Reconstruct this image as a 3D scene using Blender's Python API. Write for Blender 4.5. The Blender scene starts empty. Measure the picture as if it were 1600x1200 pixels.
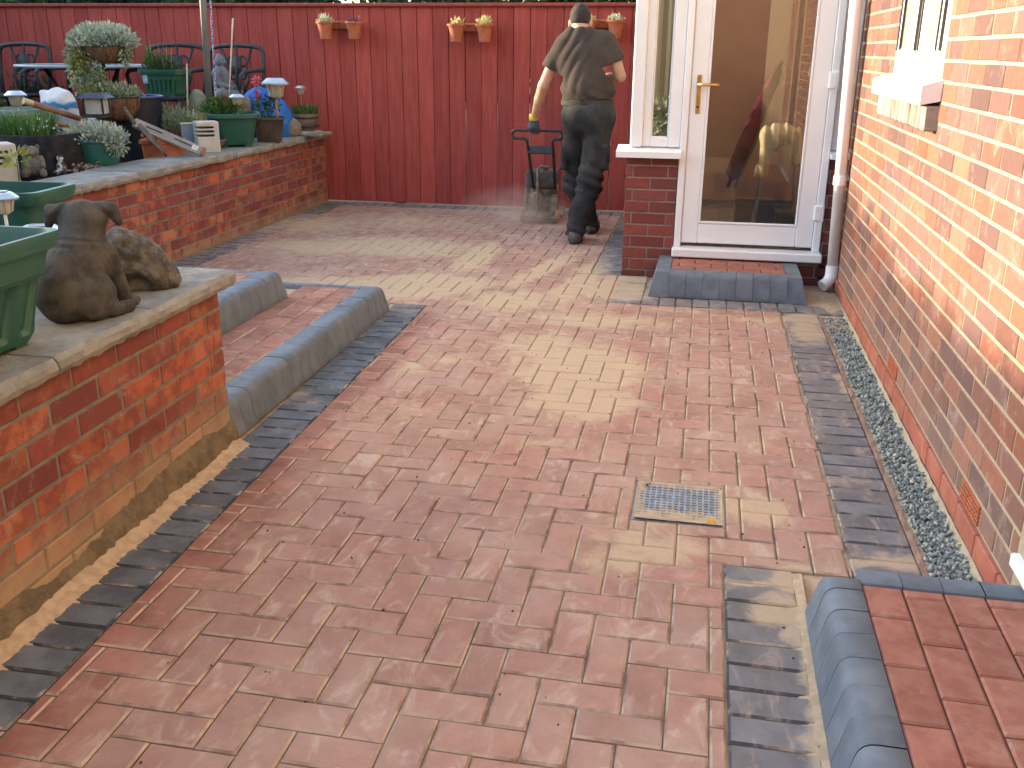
import bpy, math, random
import numpy as np
from mathutils import Matrix, Vector
rad = math.radians
random.seed(7); rng = np.random.default_rng(7)
sc = bpy.context.scene
COL = sc.collection
# ------------------------------------------------------------------ camera
F_PX, PITCH, YAW, ROLL, CH = 1490.5, rad(19.365), rad(10.975), rad(0.434), 1.4362
_fw = np.array([-math.sin(YAW)*math.cos(PITCH), math.cos(YAW)*math.cos(PITCH), -math.sin(PITCH)])
_r0 = np.array([math.cos(YAW), math.sin(YAW), 0.0]); _u0 = np.cross(_r0, _fw)
_cr = math.cos(ROLL)*_r0 + math.sin(ROLL)*_u0; _cu = -math.sin(ROLL)*_r0 + math.cos(ROLL)*_u0
CO = np.array([0, 0, CH])
cd = bpy.data.cameras.new('camera'); cam = bpy.data.objects.new('camera', cd); COL.objects.link(cam)
cd.sensor_width = 36.0; cd.lens = F_PX/1600*36.0; cd.clip_start = 0.05; cd.clip_end = 900
M3 = Matrix(((_cr[0], _cu[0], -_fw[0]), (_cr[1], _cu[1], -_fw[1]), (_cr[2], _cu[2], -_fw[2])))
cam.matrix_world = Matrix.Translation(Vector(CO)) @ M3.to_4x4()
sc.camera = cam
# ------------------------------------------------------------------ sky, sun, exposure
SUN_EL, SUN_AZ = rad(12.0), rad(6.0)      # low sun from the left, a little from beyond the fence
sdir = Vector((-math.cos(SUN_EL)*math.cos(SUN_AZ), math.cos(SUN_EL)*math.sin(SUN_AZ), math.sin(SUN_EL)))
w = bpy.data.worlds.new('World'); sc.world = w; w.use_nodes = True
wn = w.node_tree.nodes; wn.clear()
sky = wn.new('ShaderNodeTexSky'); sky.sky_type = 'NISHITA'; sky.sun_disc = False
sky.sun_elevation = SUN_EL; sky.sun_rotation = math.atan2(sdir.x, sdir.y)
sky.air_density = 1.0; sky.dust_density = 1.6; sky.ozone_density = 1.0
bg = wn.new('ShaderNodeBackground'); bg.inputs['Strength'].default_value = 0.15
wo = wn.new('ShaderNodeOutputWorld')
w.node_tree.links.new(sky.outputs[0], bg.inputs[0]); w.node_tree.links.new(bg.outputs[0], wo.inputs[0])
sl = bpy.data.lights.new('sun', 'SUN'); sl.energy = 2.0; sl.angle = rad(0.6); sl.color = (1.0, 0.80, 0.53)
so = bpy.data.objects.new('sun', sl); COL.objects.link(so); so.location = (-20, 2, 12)
so.rotation_euler = (-sdir).to_track_quat('-Z', 'Y').to_euler()
sc.view_settings.view_transform = 'Standard'; sc.view_settings.look = 'None'
sc.view_settings.exposure = 2.62; sc.view_settings.gamma = 1.0
sc.cycles.volume_bounces = 3
# ------------------------------------------------------------------ photo pixel -> point (on a plane the thing touches)
def ray(x, y): return _fw + _cr*(x-800)/F_PX - _cu*(y-600)/F_PX
def on(x, y, ax, v):
    d = ray(x, y); return CO + d*((v-CO[ax])/d[ax])
def G(x, y, z=0.0): return on(x, y, 2, z)
def PY(x, y, Y): return on(x, y, 1, Y)
def proj(p):
    d = np.asarray(p, float)-CO; z = d@_fw
    return (800+F_PX*(d@_cr)/z, 600-F_PX*(d@_cu)/z, z)
# ------------------------------------------------------------------ object helpers
def setp(o, label=None, cat=None, group=None, kind=None):
    if label: o['label'] = label
    if cat: o['category'] = cat
    if group: o['group'] = group
    if kind: o['kind'] = kind
    return o
def thing(name, label, cat, loc=(0, 0, 0), rz=0.0, group=None):
    o = bpy.data.objects.new(name, None); COL.objects.link(o); o.empty_display_size = 0.05
    o.location = loc; o.rotation_euler = (0, 0, rz)
    return setp(o, label, cat, group)
def pmat(o): return Matrix.Translation(o.location) @ o.rotation_euler.to_matrix().to_4x4()
class MB:
    def __init__(s): s.v = []; s.f = []
    def add(s, vs, fs):
        b = len(s.v); s.v += [tuple(map(float, p)) for p in vs]; s.f += [tuple(i+b for i in f) for f in fs]; return s
    def box(s, c, size, R=None, ch=0.0):
        hx, hy, hz = size[0]/2, size[1]/2, size[2]/2; c = Vector(c)
        if ch <= 0:
            vs = [Vector((x, y, z)) for z in (-hz, hz) for (x, y) in ((-hx, -hy), (hx, -hy), (hx, hy), (-hx, hy))]
            fs = [(3, 2, 1, 0), (4, 5, 6, 7), (0, 1, 5, 4), (1, 2, 6, 5), (2, 3, 7, 6), (3, 0, 4, 7)]
        else:
            a = ch; vs = []; fs = []
            for sx in (-1, 1):
                for sy in (-1, 1):
                    for sz in (-1, 1):
                        vs += [Vector((sx*hx, sy*(hy-a), sz*(hz-a))), Vector((sx*(hx-a), sy*hy, sz*(hz-a))), Vector((sx*(hx-a), sy*(hy-a), sz*hz))]
            def I(sx, sy, sz, k): return (((sx+1)//2)*4+((sy+1)//2)*2+((sz+1)//2))*3+k
            for q in (-1, 1):
                fs.append([I(q, -1, -1, 0), I(q, q, -q, 0) if False else I(q, 1, -1, 0), I(q, 1, 1, 0), I(q, -1, 1, 0)][::q])
                fs.append([I(-1, q, -1, 1), I(1, q, -1, 1), I(1, q, 1, 1), I(-1, q, 1, 1)][::-q])
                fs.append([I(-1, -1, q, 2), I(1, -1, q, 2), I(1, 1, q, 2), I(-1, 1, q, 2)][::q])
            for p in (-1, 1):
                for q in (-1, 1):
                    fs.append([I(-1, p, q, 1), I(1, p, q, 1), I(1, p, q, 2), I(-1, p, q, 2)][::-p*q])
                    fs.append([I(p, -1, q, 0), I(p, 1, q, 0), I(p, 1, q, 2), I(p, -1, q, 2)][::p*q])
                    fs.append([I(p, q, -1, 0), I(p, q, 1, 0), I(p, q, 1, 1), I(p, q, -1, 1)][::-p*q])
                    for r_ in (-1, 1):
                        fs.append([I(p, q, r_, 0), I(p, q, r_, 1), I(p, q, r_, 2)][::p*q*r_])
        if R is not None: vs = [R @ v for v in vs]
        return s.add([v+c for v in vs], fs)
    def cone(s, p0, p1, r0, r1, n=12, caps=True):
        p0, p1 = Vector(p0), Vector(p1); d = (p1-p0).normalized()
        a = d.orthogonal().normalized(); b = d.cross(a)
        vs = [p + (a*math.cos(t)+b*math.sin(t))*r for p, r in ((p0, r0), (p1, r1)) for t in [2*math.pi*i/n for i in range(n)]]
        fs = [(i, (i+1) % n, n+(i+1) % n, n+i) for i in range(n)]
        if caps: fs += [tuple(range(n))[::-1], tuple(range(n, 2*n))]
        return s.add(vs, fs)
    def tube(s, pts, r, n=8, caps=True):
        pts = [Vector(p) for p in pts]; m = len(pts); rs = r if isinstance(r, (list, tuple)) else [r]*m
        vs = []; fs = []; a = None
        for i, p in enumerate(pts):
            d = (pts[min(i+1, m-1)]-pts[max(i-1, 0)]).normalized()
            a = d.orthogonal().normalized() if a is None else (a-d*a.dot(d)).normalized()
            b = d.cross(a)
            vs += [p+(a*math.cos(2*math.pi*k/n)+b*math.sin(2*math.pi*k/n))*rs[i] for k in range(n)]
        for i in range(m-1):
            fs += [(i*n+k, i*n+(k+1) % n, (i+1)*n+(k+1) % n, (i+1)*n+k) for k in range(n)]
        if caps: fs += [tuple(range(n))[::-1], tuple(range((m-1)*n, m*n))]
        return s.add(vs, fs)
    def lathe(s, prof, c=(0, 0, 0), n=24, sx=1.0, sy=1.0, rib=None, capb=True, capt=False, sq=2.0):
        vs = []; m = len(prof)
        for j, (r, z) in enumerate(prof):
            for i in range(n):
                t = 2*math.pi*i/n; k = 1.0
                if rib: k = rib(j, i, t)
                ct, st = math.cos(t), math.sin(t)
                q = (abs(ct)**sq+abs(st)**sq)**(-1/sq)
                vs.append((c[0]+r*sx*k*q*ct, c[1]+r*sy*k*q*st, c[2]+z))
        fs = [(j*n+i, j*n+(i+1) % n, (j+1)*n+(i+1) % n, (j+1)*n+i) for j in range(m-1) for i in range(n)]
        if capb: fs.append(tuple(range(n))[::-1])
        if capt: fs.append(tuple(range((m-1)*n, m*n)))
        return s.add(vs, fs)
    def prism(s, poly, z0, z1):
        n = len(poly); vs = [(x, y, z0) for x, y in poly]+[(x, y, z1) for x, y in poly]
        return s.add(vs, [tuple(range(n))[::-1], tuple(range(n, 2*n))]+[(i, (i+1) % n, n+(i+1) % n, n+i) for i in range(n)])
    def mesh(s, name, smooth=False):
        me = bpy.data.meshes.new(name); me.from_pydata(s.v, [], s.f); me.update()
        if smooth: me.polygons.foreach_set('use_smooth', [True]*len(me.polygons))
        return me
def obj(name, m, mat, parent=None, smooth=False, world=True, auto=None):
    """m: MB or mesh. world=True: the mesh is in world space even when it has a parent."""
    me = m.mesh(name, smooth) if isinstance(m, MB) else m
    if mat is not None and len(me.materials) == 0: me.materials.append(mat)
    o = bpy.data.objects.new(name, me); COL.objects.link(o)
    if parent is not None:
        o.parent = parent
        if world: o.matrix_parent_inverse = world_of(parent).inverted()
    if auto is not None:
        me.polygons.foreach_set('use_smooth', [True]*len(me.polygons)); me.set_sharp_from_angle(angle=rad(auto))
    return o
def world_of(o):
    m = o.matrix_parent_inverse @ pmat(o) if o.parent else pmat(o)
    return world_of(o.parent) @ m if o.parent else m
def inst(name, me, parent, loc, rot=(0, 0, 0), scale=None):
    o = bpy.data.objects.new(name, me); COL.objects.link(o); o.parent = parent
    if parent is not None: o.matrix_parent_inverse = world_of(parent).inverted()
    o.location = loc; o.rotation_euler = rot
    if scale: o.scale = scale
    return o
def copy_tree(o, parent=None):
    c = o.copy(); COL.objects.link(c); c.parent = parent
    for ch in list(o.children):
        k = copy_tree(ch, c)
    return c
# ------------------------------------------------------------------ materials
def N(nt, t, **kw):
    n = nt.nodes.new(t)
    for k, v in kw.items(): setattr(n, k, v)
    return n
def math_(nt, op, a, b=None, clamp=False):
    n = N(nt, 'ShaderNodeMath', operation=op, use_clamp=clamp)
    for i, x in enumerate((a, b)):
        if x is None: continue
        if isinstance(x, (int, float)): n.inputs[i].default_value = x
        else: nt.links.new(x, n.inputs[i])
    return n.outputs[0]
def mixc(nt, fac, a, b, mode='MIX'):
    n = N(nt, 'ShaderNodeMix', data_type='RGBA', blend_type=mode); n.clamp_factor = True
    for i, x in ((0, fac), (6, a), (7, b)):
        if isinstance(x, (int, float)): n.inputs[i].default_value = x
        elif isinstance(x, (tuple, list)): n.inputs[i].default_value = (*x[:3], 1)
        else: nt.links.new(x, n.inputs[i])
    return n.outputs[2]
def noise(nt, vec, scale, detail=5, rough=0.6, dist=0.0):
    n = N(nt, 'ShaderNodeTexNoise'); n.inputs['Scale'].default_value = scale; n.inputs['Detail'].default_value = detail
    n.inputs['Roughness'].default_value = rough; n.inputs['Distortion'].default_value = dist
    if vec is not None: nt.links.new(vec, n.inputs['Vector'])
    return n.outputs['Fac']
def ramp(nt, fac, stops, interp='LINEAR'):
    n = N(nt, 'ShaderNodeValToRGB'); cr = n.color_ramp; cr.interpolation = interp
    while len(cr.elements) < len(stops): cr.elements.new(0.5)
    for e, (p, c) in zip(cr.elements, stops):
        e.position = p; e.color = (*c[:3], 1) if isinstance(c, (tuple, list)) else (c, c, c, 1)
    nt.links.new(fac, n.inputs[0]); return n.outputs[0]
def smooth(nt, x, a, b):
    n = N(nt, 'ShaderNodeMapRange', interpolation_type='SMOOTHSTEP')
    nt.links.new(x, n.inputs[0]); n.inputs[1].default_value = a; n.inputs[2].default_value = b
    return n.outputs[0]
MATS = {}
def mat(name, c1, c2=None, rough=0.8, ns=12.0, rnd=0.0, rcols=None, bump=0.0, bs=150.0, metal=0.0, spec=0.3, over=None, nlo=0.35, nhi=0.65, stretch=None, bdist=0.002, trans=0.0, coat=0.0, mott=0.55):
    if name in MATS: return MATS[name]
    m = bpy.data.materials.new(name); m.use_nodes = True; nt = m.node_tree; nt.nodes.clear()
    out = N(nt, 'ShaderNodeOutputMaterial'); b = N(nt, 'ShaderNodeBsdfPrincipled')
    geo = N(nt, 'ShaderNodeNewGeometry'); oi = N(nt, 'ShaderNodeObjectInfo')
    pos = geo.outputs['Position']
    if stretch:
        mp = N(nt, 'ShaderNodeMapping'); mp.inputs['Scale'].default_value = stretch; nt.links.new(pos, mp.inputs[0]); pos = mp.outputs[0]
    r = math_(nt, 'FRACT', math_(nt, 'ADD', oi.outputs['Random'], geo.outputs['Random Per Island']))
    if rnd or rcols:
        # shift the texture from piece to piece so that no two show the same marks
        va = N(nt, 'ShaderNodeVectorMath', operation='ADD'); cx = N(nt, 'ShaderNodeCombineXYZ')
        nt.links.new(math_(nt, 'MULTIPLY', r, 37.0), cx.inputs[0]); nt.links.new(math_(nt, 'MULTIPLY', r, 91.0), cx.inputs[2])
        nt.links.new(pos, va.inputs[0]); nt.links.new(cx.outputs[0], va.inputs[1]); pos2 = va.outputs[0]
    else: pos2 = pos
    if rcols:
        k = len(rcols); base = ramp(nt, r, [(i/k, c) for i, c in enumerate(rcols)], 'CONSTANT')
    else: base = None
    nz = noise(nt, pos2, ns)
    f = smooth(nt, nz, nlo, nhi)
    if base is None:
        col = mixc(nt, f, c1, c2 or c1)
    else:
        col = mixc(nt, math_(nt, 'MULTIPLY', f, mott), base, c2 or c1)
    if rnd:
        hs = N(nt, 'ShaderNodeHueSaturation'); nt.links.new(col, hs.inputs['Color'])
        r2 = math_(nt, 'FRACT', math_(nt, 'MULTIPLY', r, 7.31))
        nt.links.new(math_(nt, 'ADD', math_(nt, 'MULTIPLY', r2, 2*rnd), 1-rnd), hs.inputs['Value'])
        col = hs.outputs[0]
    if over: col = over(nt, col, geo, nz, r)
    nt.links.new(col, b.inputs['Base Color'])
    b.inputs['Roughness'].default_value = rough; b.inputs['Metallic'].default_value = metal
    b.inputs['Specular IOR Level'].default_value = spec; b.inputs['Coat Weight'].default_value = coat
    if bump:
        bn = noise(nt, pos, bs, 4); bm = N(nt, 'ShaderNodeBump'); bm.inputs['Strength'].default_value = bump; bm.inputs['Distance'].default_value = bdist
        nt.links.new(bn, bm.inputs['Height']); nt.links.new(bm.outputs[0], b.inputs['Normal'])
    if trans:
        tl = N(nt, 'ShaderNodeBsdfTranslucent'); nt.links.new(col, tl.inputs[0]); mx = N(nt, 'ShaderNodeMixShader'); mx.inputs[0].default_value = trans
        nt.links.new(b.outputs[0], mx.inputs[1]); nt.links.new(tl.outputs[0], mx.inputs[2]); nt.links.new(mx.outputs[0], out.inputs[0])
    else: nt.links.new(b.outputs[0], out.inputs[0])
    MATS[name] = m; return m
SAND = (0.50, 0.375, 0.245)
# patches where the jointing sand still lies on the blocks: photo pixel, radii in metres, turn in degrees, weight
PATCH = [(905, 575, .30, .36, 0, 1.15), (910, 628, .24, .20, 0, 1.1), (850, 540, .30, .30, 0, .72), (745, 400, .13, .55, 0, 1.1), (560, 450, .60, .26, 0, 1.35), (665, 443, .42, .26, 10, 1.3),
         (800, 470, .35, .30, 30, .8), (850, 420, .10, .75, -12, .9), (905, 440, .12, .75, -6, 1.0), (950, 452, .28, .25, 0, 1.1), (1010, 437, .32, .12, 0, 1.0), (930, 500, .45, .22, 0, .75), (610, 385, .7, .40, 0, .92), (500, 385, .6, .30, 0, .85), (470, 350, .8, .6, 0, .62), (620, 345, .8, .6, 0, .5),
         (1025, 855, .20, .11, 0, .78), (970, 870, .13, .10, 0, .7), (1180, 800, .10, .09, 0, 1.1), (1062, 785, .17, .17, 0, .85), (1000, 815, .12, .08, 0, .6), (640, 1055, .14, .06, 20, .42), (860, 690, .30, .10, 0, .42), (1190, 690, .10, .14, 0, .42),
         (1262, 520, .10, .22, 0, 1.0), (1330, 600, .05, .12, 0, 1.1), (1270, 500, .18, .10, 0, 1.2), (1345, 480, .22, .10, 0, 1.2), (1180, 500, .4, .12, 0, .5), (1240, 905, .09, .06, 0, 1.2), (1225, 950, .07, .10, 0, .8), (1262, 1010, .045, .18, 0, 1.1), (1290, 1110, .05, .2, 0, 1.2), (1170, 910, .12, .02, 0, 1.0),
         (1400, 880, .18, .06, 0, .9), (470, 620, .10, .10, 0, .3), (640, 640, .3, .2, 0, .35), (1120, 620, .25, .2, 0, .35), (700, 560, .25, .25, 0, .45), (640, 575, .12, .12, 0, .6), (1050, 484, .4, .04, 0, .5)]
def sand_over(amount=1.0, film=0.30):
    def fn(nt, col, geo, nz, r):
        pos = geo.outputs['Position']
        wn_ = N(nt, 'ShaderNodeTexNoise'); wn_.inputs['Scale'].default_value = 5.0; wn_.inputs['Detail'].default_value = 4; nt.links.new(pos, wn_.inputs['Vector'])
        vm = N(nt, 'ShaderNodeVectorMath', operation='MULTIPLY_ADD'); nt.links.new(wn_.outputs['Color'], vm.inputs[0]); vm.inputs[1].default_value = (.22, .22, 0); nt.links.new(pos, vm.inputs[2])
        vs = N(nt, 'ShaderNodeVectorMath', operation='SUBTRACT'); nt.links.new(vm.outputs[0], vs.inputs[0]); vs.inputs[1].default_value = (.11, .11, 0)
        tot = None
        for (px, py, rx, ry, an, wt) in PATCH:
            c = G(px, py)
            mp = N(nt, 'ShaderNodeMapping', vector_type='TEXTURE'); mp.inputs['Location'].default_value = (c[0], c[1], 0); mp.inputs['Rotation'].default_value = (0, 0, rad(an)); mp.inputs['Scale'].default_value = (rx*1.6, ry*1.6, 5)
            nt.links.new(vs.outputs[0], mp.inputs[0])
            ln = N(nt, 'ShaderNodeVectorMath', operation='LENGTH'); nt.links.new(mp.outputs[0], ln.inputs[0])
            v = math_(nt, 'MULTIPLY', math_(nt, 'SUBTRACT', 1.0, ln.outputs['Value'], True), wt)
            tot = v if tot is None else math_(nt, 'MAXIMUM', tot, v)
        n2 = noise(nt, pos, 9.0, 7, 0.72, 0.6)
        n3 = noise(nt, pos, 2.2, 4, 0.6)
        m = math_(nt, 'ADD', math_(nt, 'MULTIPLY', tot, 1.0), math_(nt, 'MULTIPLY', math_(nt, 'SUBTRACT', n2, 0.5), 1.0))
        m = smooth(nt, m, 0.02, 0.60)
        # thin smears left by the broom on single blocks
        mp = N(nt, 'ShaderNodeMapping'); mp.inputs['Scale'].default_value = (10, 4.5, 1); nt.links.new(pos, mp.inputs[0])
        cx = N(nt, 'ShaderNodeCombineXYZ'); nt.links.new(math_(nt, 'MULTIPLY', r, 53.0), cx.inputs[2])
        ad = N(nt, 'ShaderNodeVectorMath', operation='ADD'); nt.links.new(mp.outputs[0], ad.inputs[0]); nt.links.new(cx.outputs[0], ad.inputs[1])
        sm = smooth(nt, noise(nt, ad.outputs[0], 1.0, 6, 0.66, 1.4), 0.50, 0.78)
        fl = math_(nt, 'MULTIPLY', math_(nt, 'ADD', math_(nt, 'MULTIPLY', smooth(nt, n3, 0.30, 0.75), .60), .40), film)
        # the strip by the left border has been swept clean
        sx = N(nt, 'ShaderNodeSeparateXYZ'); nt.links.new(pos, sx.inputs[0])
        cl = math_(nt, 'ADD', sx.outputs[0], math_(nt, 'MULTIPLY', sx.outputs[1], 0.03))
        clean = smooth(nt, math_(nt, 'ADD', cl, math_(nt, 'MULTIPLY', n2, 0.35)), -1.22, -0.98)
        far = smooth(nt, sx.outputs[1], 4.6, 5.6)
        clean = math_(nt, 'MAXIMUM', clean, far)
        fl = math_(nt, 'MULTIPLY', math_(nt, 'ADD', fl, math_(nt, 'MULTIPLY', sm, 0.75)), math_(nt, 'ADD', math_(nt, 'MULTIPLY', clean, 0.88), 0.12), True)
        tot2 = math_(nt, 'MULTIPLY', math_(nt, 'MAXIMUM', math_(nt, 'MULTIPLY', m, 0.92), fl), amount)
        g = noise(nt, pos, 60.0, 3)
        scol = mixc(nt, g, (SAND[0]*.86, SAND[1]*.86, SAND[2]*.84), (SAND[0]*1.1, SAND[1]*1.1, SAND[2]*1.1))
        fcol = mixc(nt, g, (.43, .305, .235), (.53, .39, .305))
        scol = mixc(nt, m, fcol, scol)
        return mixc(nt, tot2, col, scol)
    return fn
def dust_low(h0, h1, c=(.40, .30, .20), amt=.75):
    """splashed sand and lime low on a wall"""
    def fn(nt, col, geo, nz, r):
        sx = N(nt, 'ShaderNodeSeparateXYZ'); nt.links.new(geo.outputs['Position'], sx.inputs[0])
        n2 = noise(nt, geo.outputs['Position'], 6.0, 6, 0.7)
        z = math_(nt, 'ADD', sx.outputs[2], math_(nt, 'MULTIPLY', math_(nt, 'SUBTRACT', n2, 0.5), 0.35))
        m = math_(nt, 'MULTIPLY', math_(nt, 'SUBTRACT', 1.0, smooth(nt, z, h0, h1)), amt)
        return mixc(nt, m, col, c)
    return fn
def bloom(amt=.35, c=(.55, .46, .40), sc_=14.0):
    def fn(nt, col, geo, nz, r):
        n2 = noise(nt, geo.outputs['Position'], sc_, 6, 0.75, .8)
        return mixc(nt, math_(nt, 'MULTIPLY', smooth(nt, n2, .52, .78), amt), col, c)
    return fn
def both(*fns):
    def fn(nt, col, geo, nz, r):
        for f in fns: col = f(nt, col, geo, nz, r)
        return col
    return fn
# ------------------------------------------------------------------ implicit shapes -> mesh (surface nets)
def rc(P, a, b, ra, rb):
    a = np.asarray(a, float); ba = np.asarray(b, float)-a
    t = np.clip(((P-a)@ba)/max(ba@ba, 1e-9), 0, 1)
    return np.linalg.norm(P-a-t[:, None]*ba, axis=1)-(ra+(rb-ra)*t)
def el(P, c, r, R=None):
    q = P-np.asarray(c, float)
    if R is not None: q = q@np.array(R)
    r = np.asarray(r, float); k0 = np.linalg.norm(q/r, axis=1); k1 = np.linalg.norm(q/(r*r), axis=1)+1e-9
    return k0*(k0-1)/k1
def bxs(P, c, h, rd=0.01, R=None):
    q = P-np.asarray(c, float)
    if R is not None: q = q@np.array(R)
    q = np.abs(q)-(np.asarray(h, float)-rd)
    return np.linalg.norm(np.maximum(q, 0), axis=1)+np.minimum(q.max(axis=1), 0)-rd
def smin(k, *ds):
    d = ds[0]
    for e in ds[1:]:
        h = np.clip(0.5+0.5*(e-d)/k, 0, 1); d = e*(1-h)+d*h-k*h*(1-h)
    return d
def smax(k, a, b): return -smin(k, -a, -b)
def wob(P, f, seed=0):
    rs = np.random.default_rng(seed); s = 0
    for i in range(6):
        k = rs.normal(size=3); k /= np.linalg.norm(k); s = s+np.sin(P@k*f*(1+.35*i)+rs.uniform(0, 6.28))/(1+.5*i)
    return s/3
def sdf(fn, lo, hi, res, name='shape', smooth_=True):
    lo = np.asarray(lo, float); hi = np.asarray(hi, float)
    n = np.maximum(((hi-lo)/res).astype(int)+2, 3); ax = [lo[i]+np.arange(n[i])*res for i in range(3)]
    X, Y, Z = np.meshgrid(*ax, indexing='ij'); P = np.stack([X, Y, Z], -1).reshape(-1, 3)
    D = np.concatenate([fn(p) for p in np.array_split(P, max(1, len(P)//400000))]).reshape(n)
    S = D < 0; V = np.zeros((*(n-1), 3)); C = np.zeros(n-1)
    off = [(i, j, k) for i in (0, 1) for j in (0, 1) for k in (0, 1)]
    sl_ = lambda o: tuple(slice(o[i], n[i]-1+o[i]) for i in range(3))
    for a in off:
        for i in range(3):
            if a[i]: continue
            b = list(a); b[i] = 1; b = tuple(b)
            da, db = D[sl_(a)], D[sl_(b)]; cr = S[sl_(a)] != S[sl_(b)]
            t = np.where(cr, da/np.where(cr, da-db, 1), 0)
            for k in range(3): V[..., k] += np.where(cr, a[k]+(t if k == i else 0), 0)
            C += cr
    idx = -np.ones(n-1, int); ok = C > 0; idx[ok] = np.arange(ok.sum())
    gi = np.argwhere(ok); vs = lo+(gi+V[ok]/C[ok][:, None])*res
    fs = []
    for i in range(3):
        j, k = (i+1) % 3, (i+2) % 3
        s0 = [slice(None)]*3; s1 = [slice(None)]*3; s0[i] = slice(0, n[i]-1); s1[i] = slice(1, n[i])
        A, B = S[tuple(s0)], S[tuple(s1)]; e = np.argwhere(A != B)
        e = e[(e[:, j] > 0) & (e[:, k] > 0) & (e[:, j] < n[j]-1) & (e[:, k] < n[k]-1)]
        if len(e) == 0: continue
        up = A[tuple(e.T)]; dj = np.zeros(3, int); dj[j] = 1; dk = np.zeros(3, int); dk[k] = 1
        q = np.stack([idx[tuple((e-dj-dk).T)], idx[tuple((e-dk).T)], idx[tuple(e.T)], idx[tuple((e-dj).T)]], 1)
        q[~up] = q[~up][:, ::-1]; fs.append(q)
    fs = np.concatenate(fs)
    me = bpy.data.meshes.new(name); me.vertices.add(len(vs)); me.vertices.foreach_set('co', vs.ravel())
    me.loops.add(fs.size); me.loops.foreach_set('vertex_index', fs.ravel()); me.polygons.add(len(fs))
    me.polygons.foreach_set('loop_start', np.arange(len(fs))*4); me.polygons.foreach_set('loop_total', np.full(len(fs), 4))
    me.update(calc_edges=True); me.validate()
    if smooth_: me.polygons.foreach_set('use_smooth', [True]*len(me.polygons))
    return me
def leaves(name, pts, dirs, ln, wd, curl=0.3):
    """one diamond leaf (two triangles) for every point"""
    n = len(pts); pts = np.asarray(pts); d = np.asarray(dirs, float); d /= np.linalg.norm(d, axis=1)[:, None]+1e-9
    r = rng.normal(size=(n, 3)); s = np.cross(d, r); s /= np.linalg.norm(s, axis=1)[:, None]+1e-9; up = np.cross(s, d)
    L = ln*rng.uniform(.6, 1.3, n)[:, None]; W = wd*rng.uniform(.7, 1.2, n)[:, None]
    v = np.stack([pts, pts+d*L*.5+s*W*.5+up*curl*W*.3, pts+d*L-up*L*curl*.35, pts+d*L*.5-s*W*.5+up*curl*W*.3], 1).reshape(-1, 3)
    i = np.arange(n)*4; f = np.concatenate([np.stack([i, i+1, i+2], 1), np.stack([i, i+2, i+3], 1)])
    me = bpy.data.meshes.new(name); me.vertices.add(len(v)); me.vertices.foreach_set('co', v.ravel())
    me.loops.add(f.size); me.loops.foreach_set('vertex_index', f.ravel()); me.polygons.add(len(f))
    me.polygons.foreach_set('loop_start', np.arange(len(f))*3); me.polygons.foreach_set('loop_total', np.full(len(f), 3))
    me.update(calc_edges=True); return me
def dome_pts(n, c, r, shell=.5, zmin=-.2):
    u = rng.normal(size=(n*2, 3)); u /= np.linalg.norm(u, axis=1)[:, None]; u = u[u[:, 2] > zmin][:n]
    k = rng.uniform(shell, 1, len(u))[:, None]
    return np.asarray(c)+u*k*np.asarray(r), u
# ================================================================== materials of the setting
m_red = mat('paver_red', (.245, .088, .062), (.32, .130, .092), .92, 14, rnd=.18, bump=.45, bs=200, over=sand_over(1.0, .68))
m_char = mat('paver_charcoal', (.080, .092, .106), (.130, .146, .162), .80, 11, rnd=.18, bump=.35, bs=260, over=sand_over(.90, .32))
m_kerb = mat('kerb_charcoal', (.112, .134, .160), (.158, .184, .215), .66, 9, rnd=.05, bump=.25, bs=260, over=bloom(.16, (.33, .29, .22), 7))
m_stepred = mat('paver_clean_red', (.27, .100, .070), (.33, .140, .100), .9, 16, rnd=.12, bump=.45, bs=200, over=bloom(.40, (.46, .33, .25), 9))
m_steplft = mat('paver_dull_red', (.27, .120, .090), (.34, .170, .125), .9, 14, rnd=.16, bump=.35, bs=260, over=bloom(.75, (.47, .37, .26), 7))
m_edge_r = mat('sandy_edge', (.175, .098, .075), (.47, .35, .255), .95, 9, nlo=.30, nhi=.62, over=sand_over(1.0, .2))
m_edge_c = mat('dark_sandy_edge', (.045, .050, .058), (.36, .29, .21), .95, 9, nlo=.46, nhi=.66, over=sand_over(.9, .1))
m_sand = mat('joint_sand', SAND, (.40, .29, .185), .97, 30, bump=.6, bs=420)
m_earth = mat('soil', (.045, .032, .022), (.10, .07, .045), .98, 18, bump=.8, bs=90, bdist=.01)
m_lawn = mat('grass_ground', (.05, .085, .03), (.09, .12, .045), .98, 3)
m_nb = mat('brick_orange', (.33, .085, .045), (.17, .046, .042), .9, 11, rcols=[(.35, .098, .050), (.23, .064, .050), (.30, .105, .062), (.17, .050, .046), (.36, .120, .068), (.25, .085, .062)], rnd=.16, mott=.75, nlo=.42, nhi=.58, bump=.8, bs=120, over=both(bloom(.62, (.37, .28, .23), 12), dust_low(.04, .30, (.40, .31, .20), .80)))
m_fb = mat('brick_mottled', (.33, .09, .055), (.17, .046, .048), .9, 9, mott=.8, nlo=.44, nhi=.58, rcols=[(.37, .10, .05), (.26, .065, .05), (.33, .12, .07), (.21, .055, .05), (.40, .15, .075), (.29, .10, .075)], rnd=.15, bump=.5, bs=120, over=both(bloom(.62, (.38, .29, .25), 10), dust_low(-.05, .16, (.36, .29, .20), .65)))
m_hb = mat('brick_house', (.25, .105, .075), (.16, .075, .065), .88, 30, rcols=[(.26, .115, .080), (.19, .090, .072), (.28, .130, .085), (.13, .080, .078), (.23, .120, .090), (.30, .110, .065), (.17, .10, .090)], rnd=.22, bump=.7, bs=90, over=both(bloom(.75, (.44, .34, .28), 8), dust_low(-.2, .55, (.34, .26, .20), .35)), stretch=(1, 3.2, .8))
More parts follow.
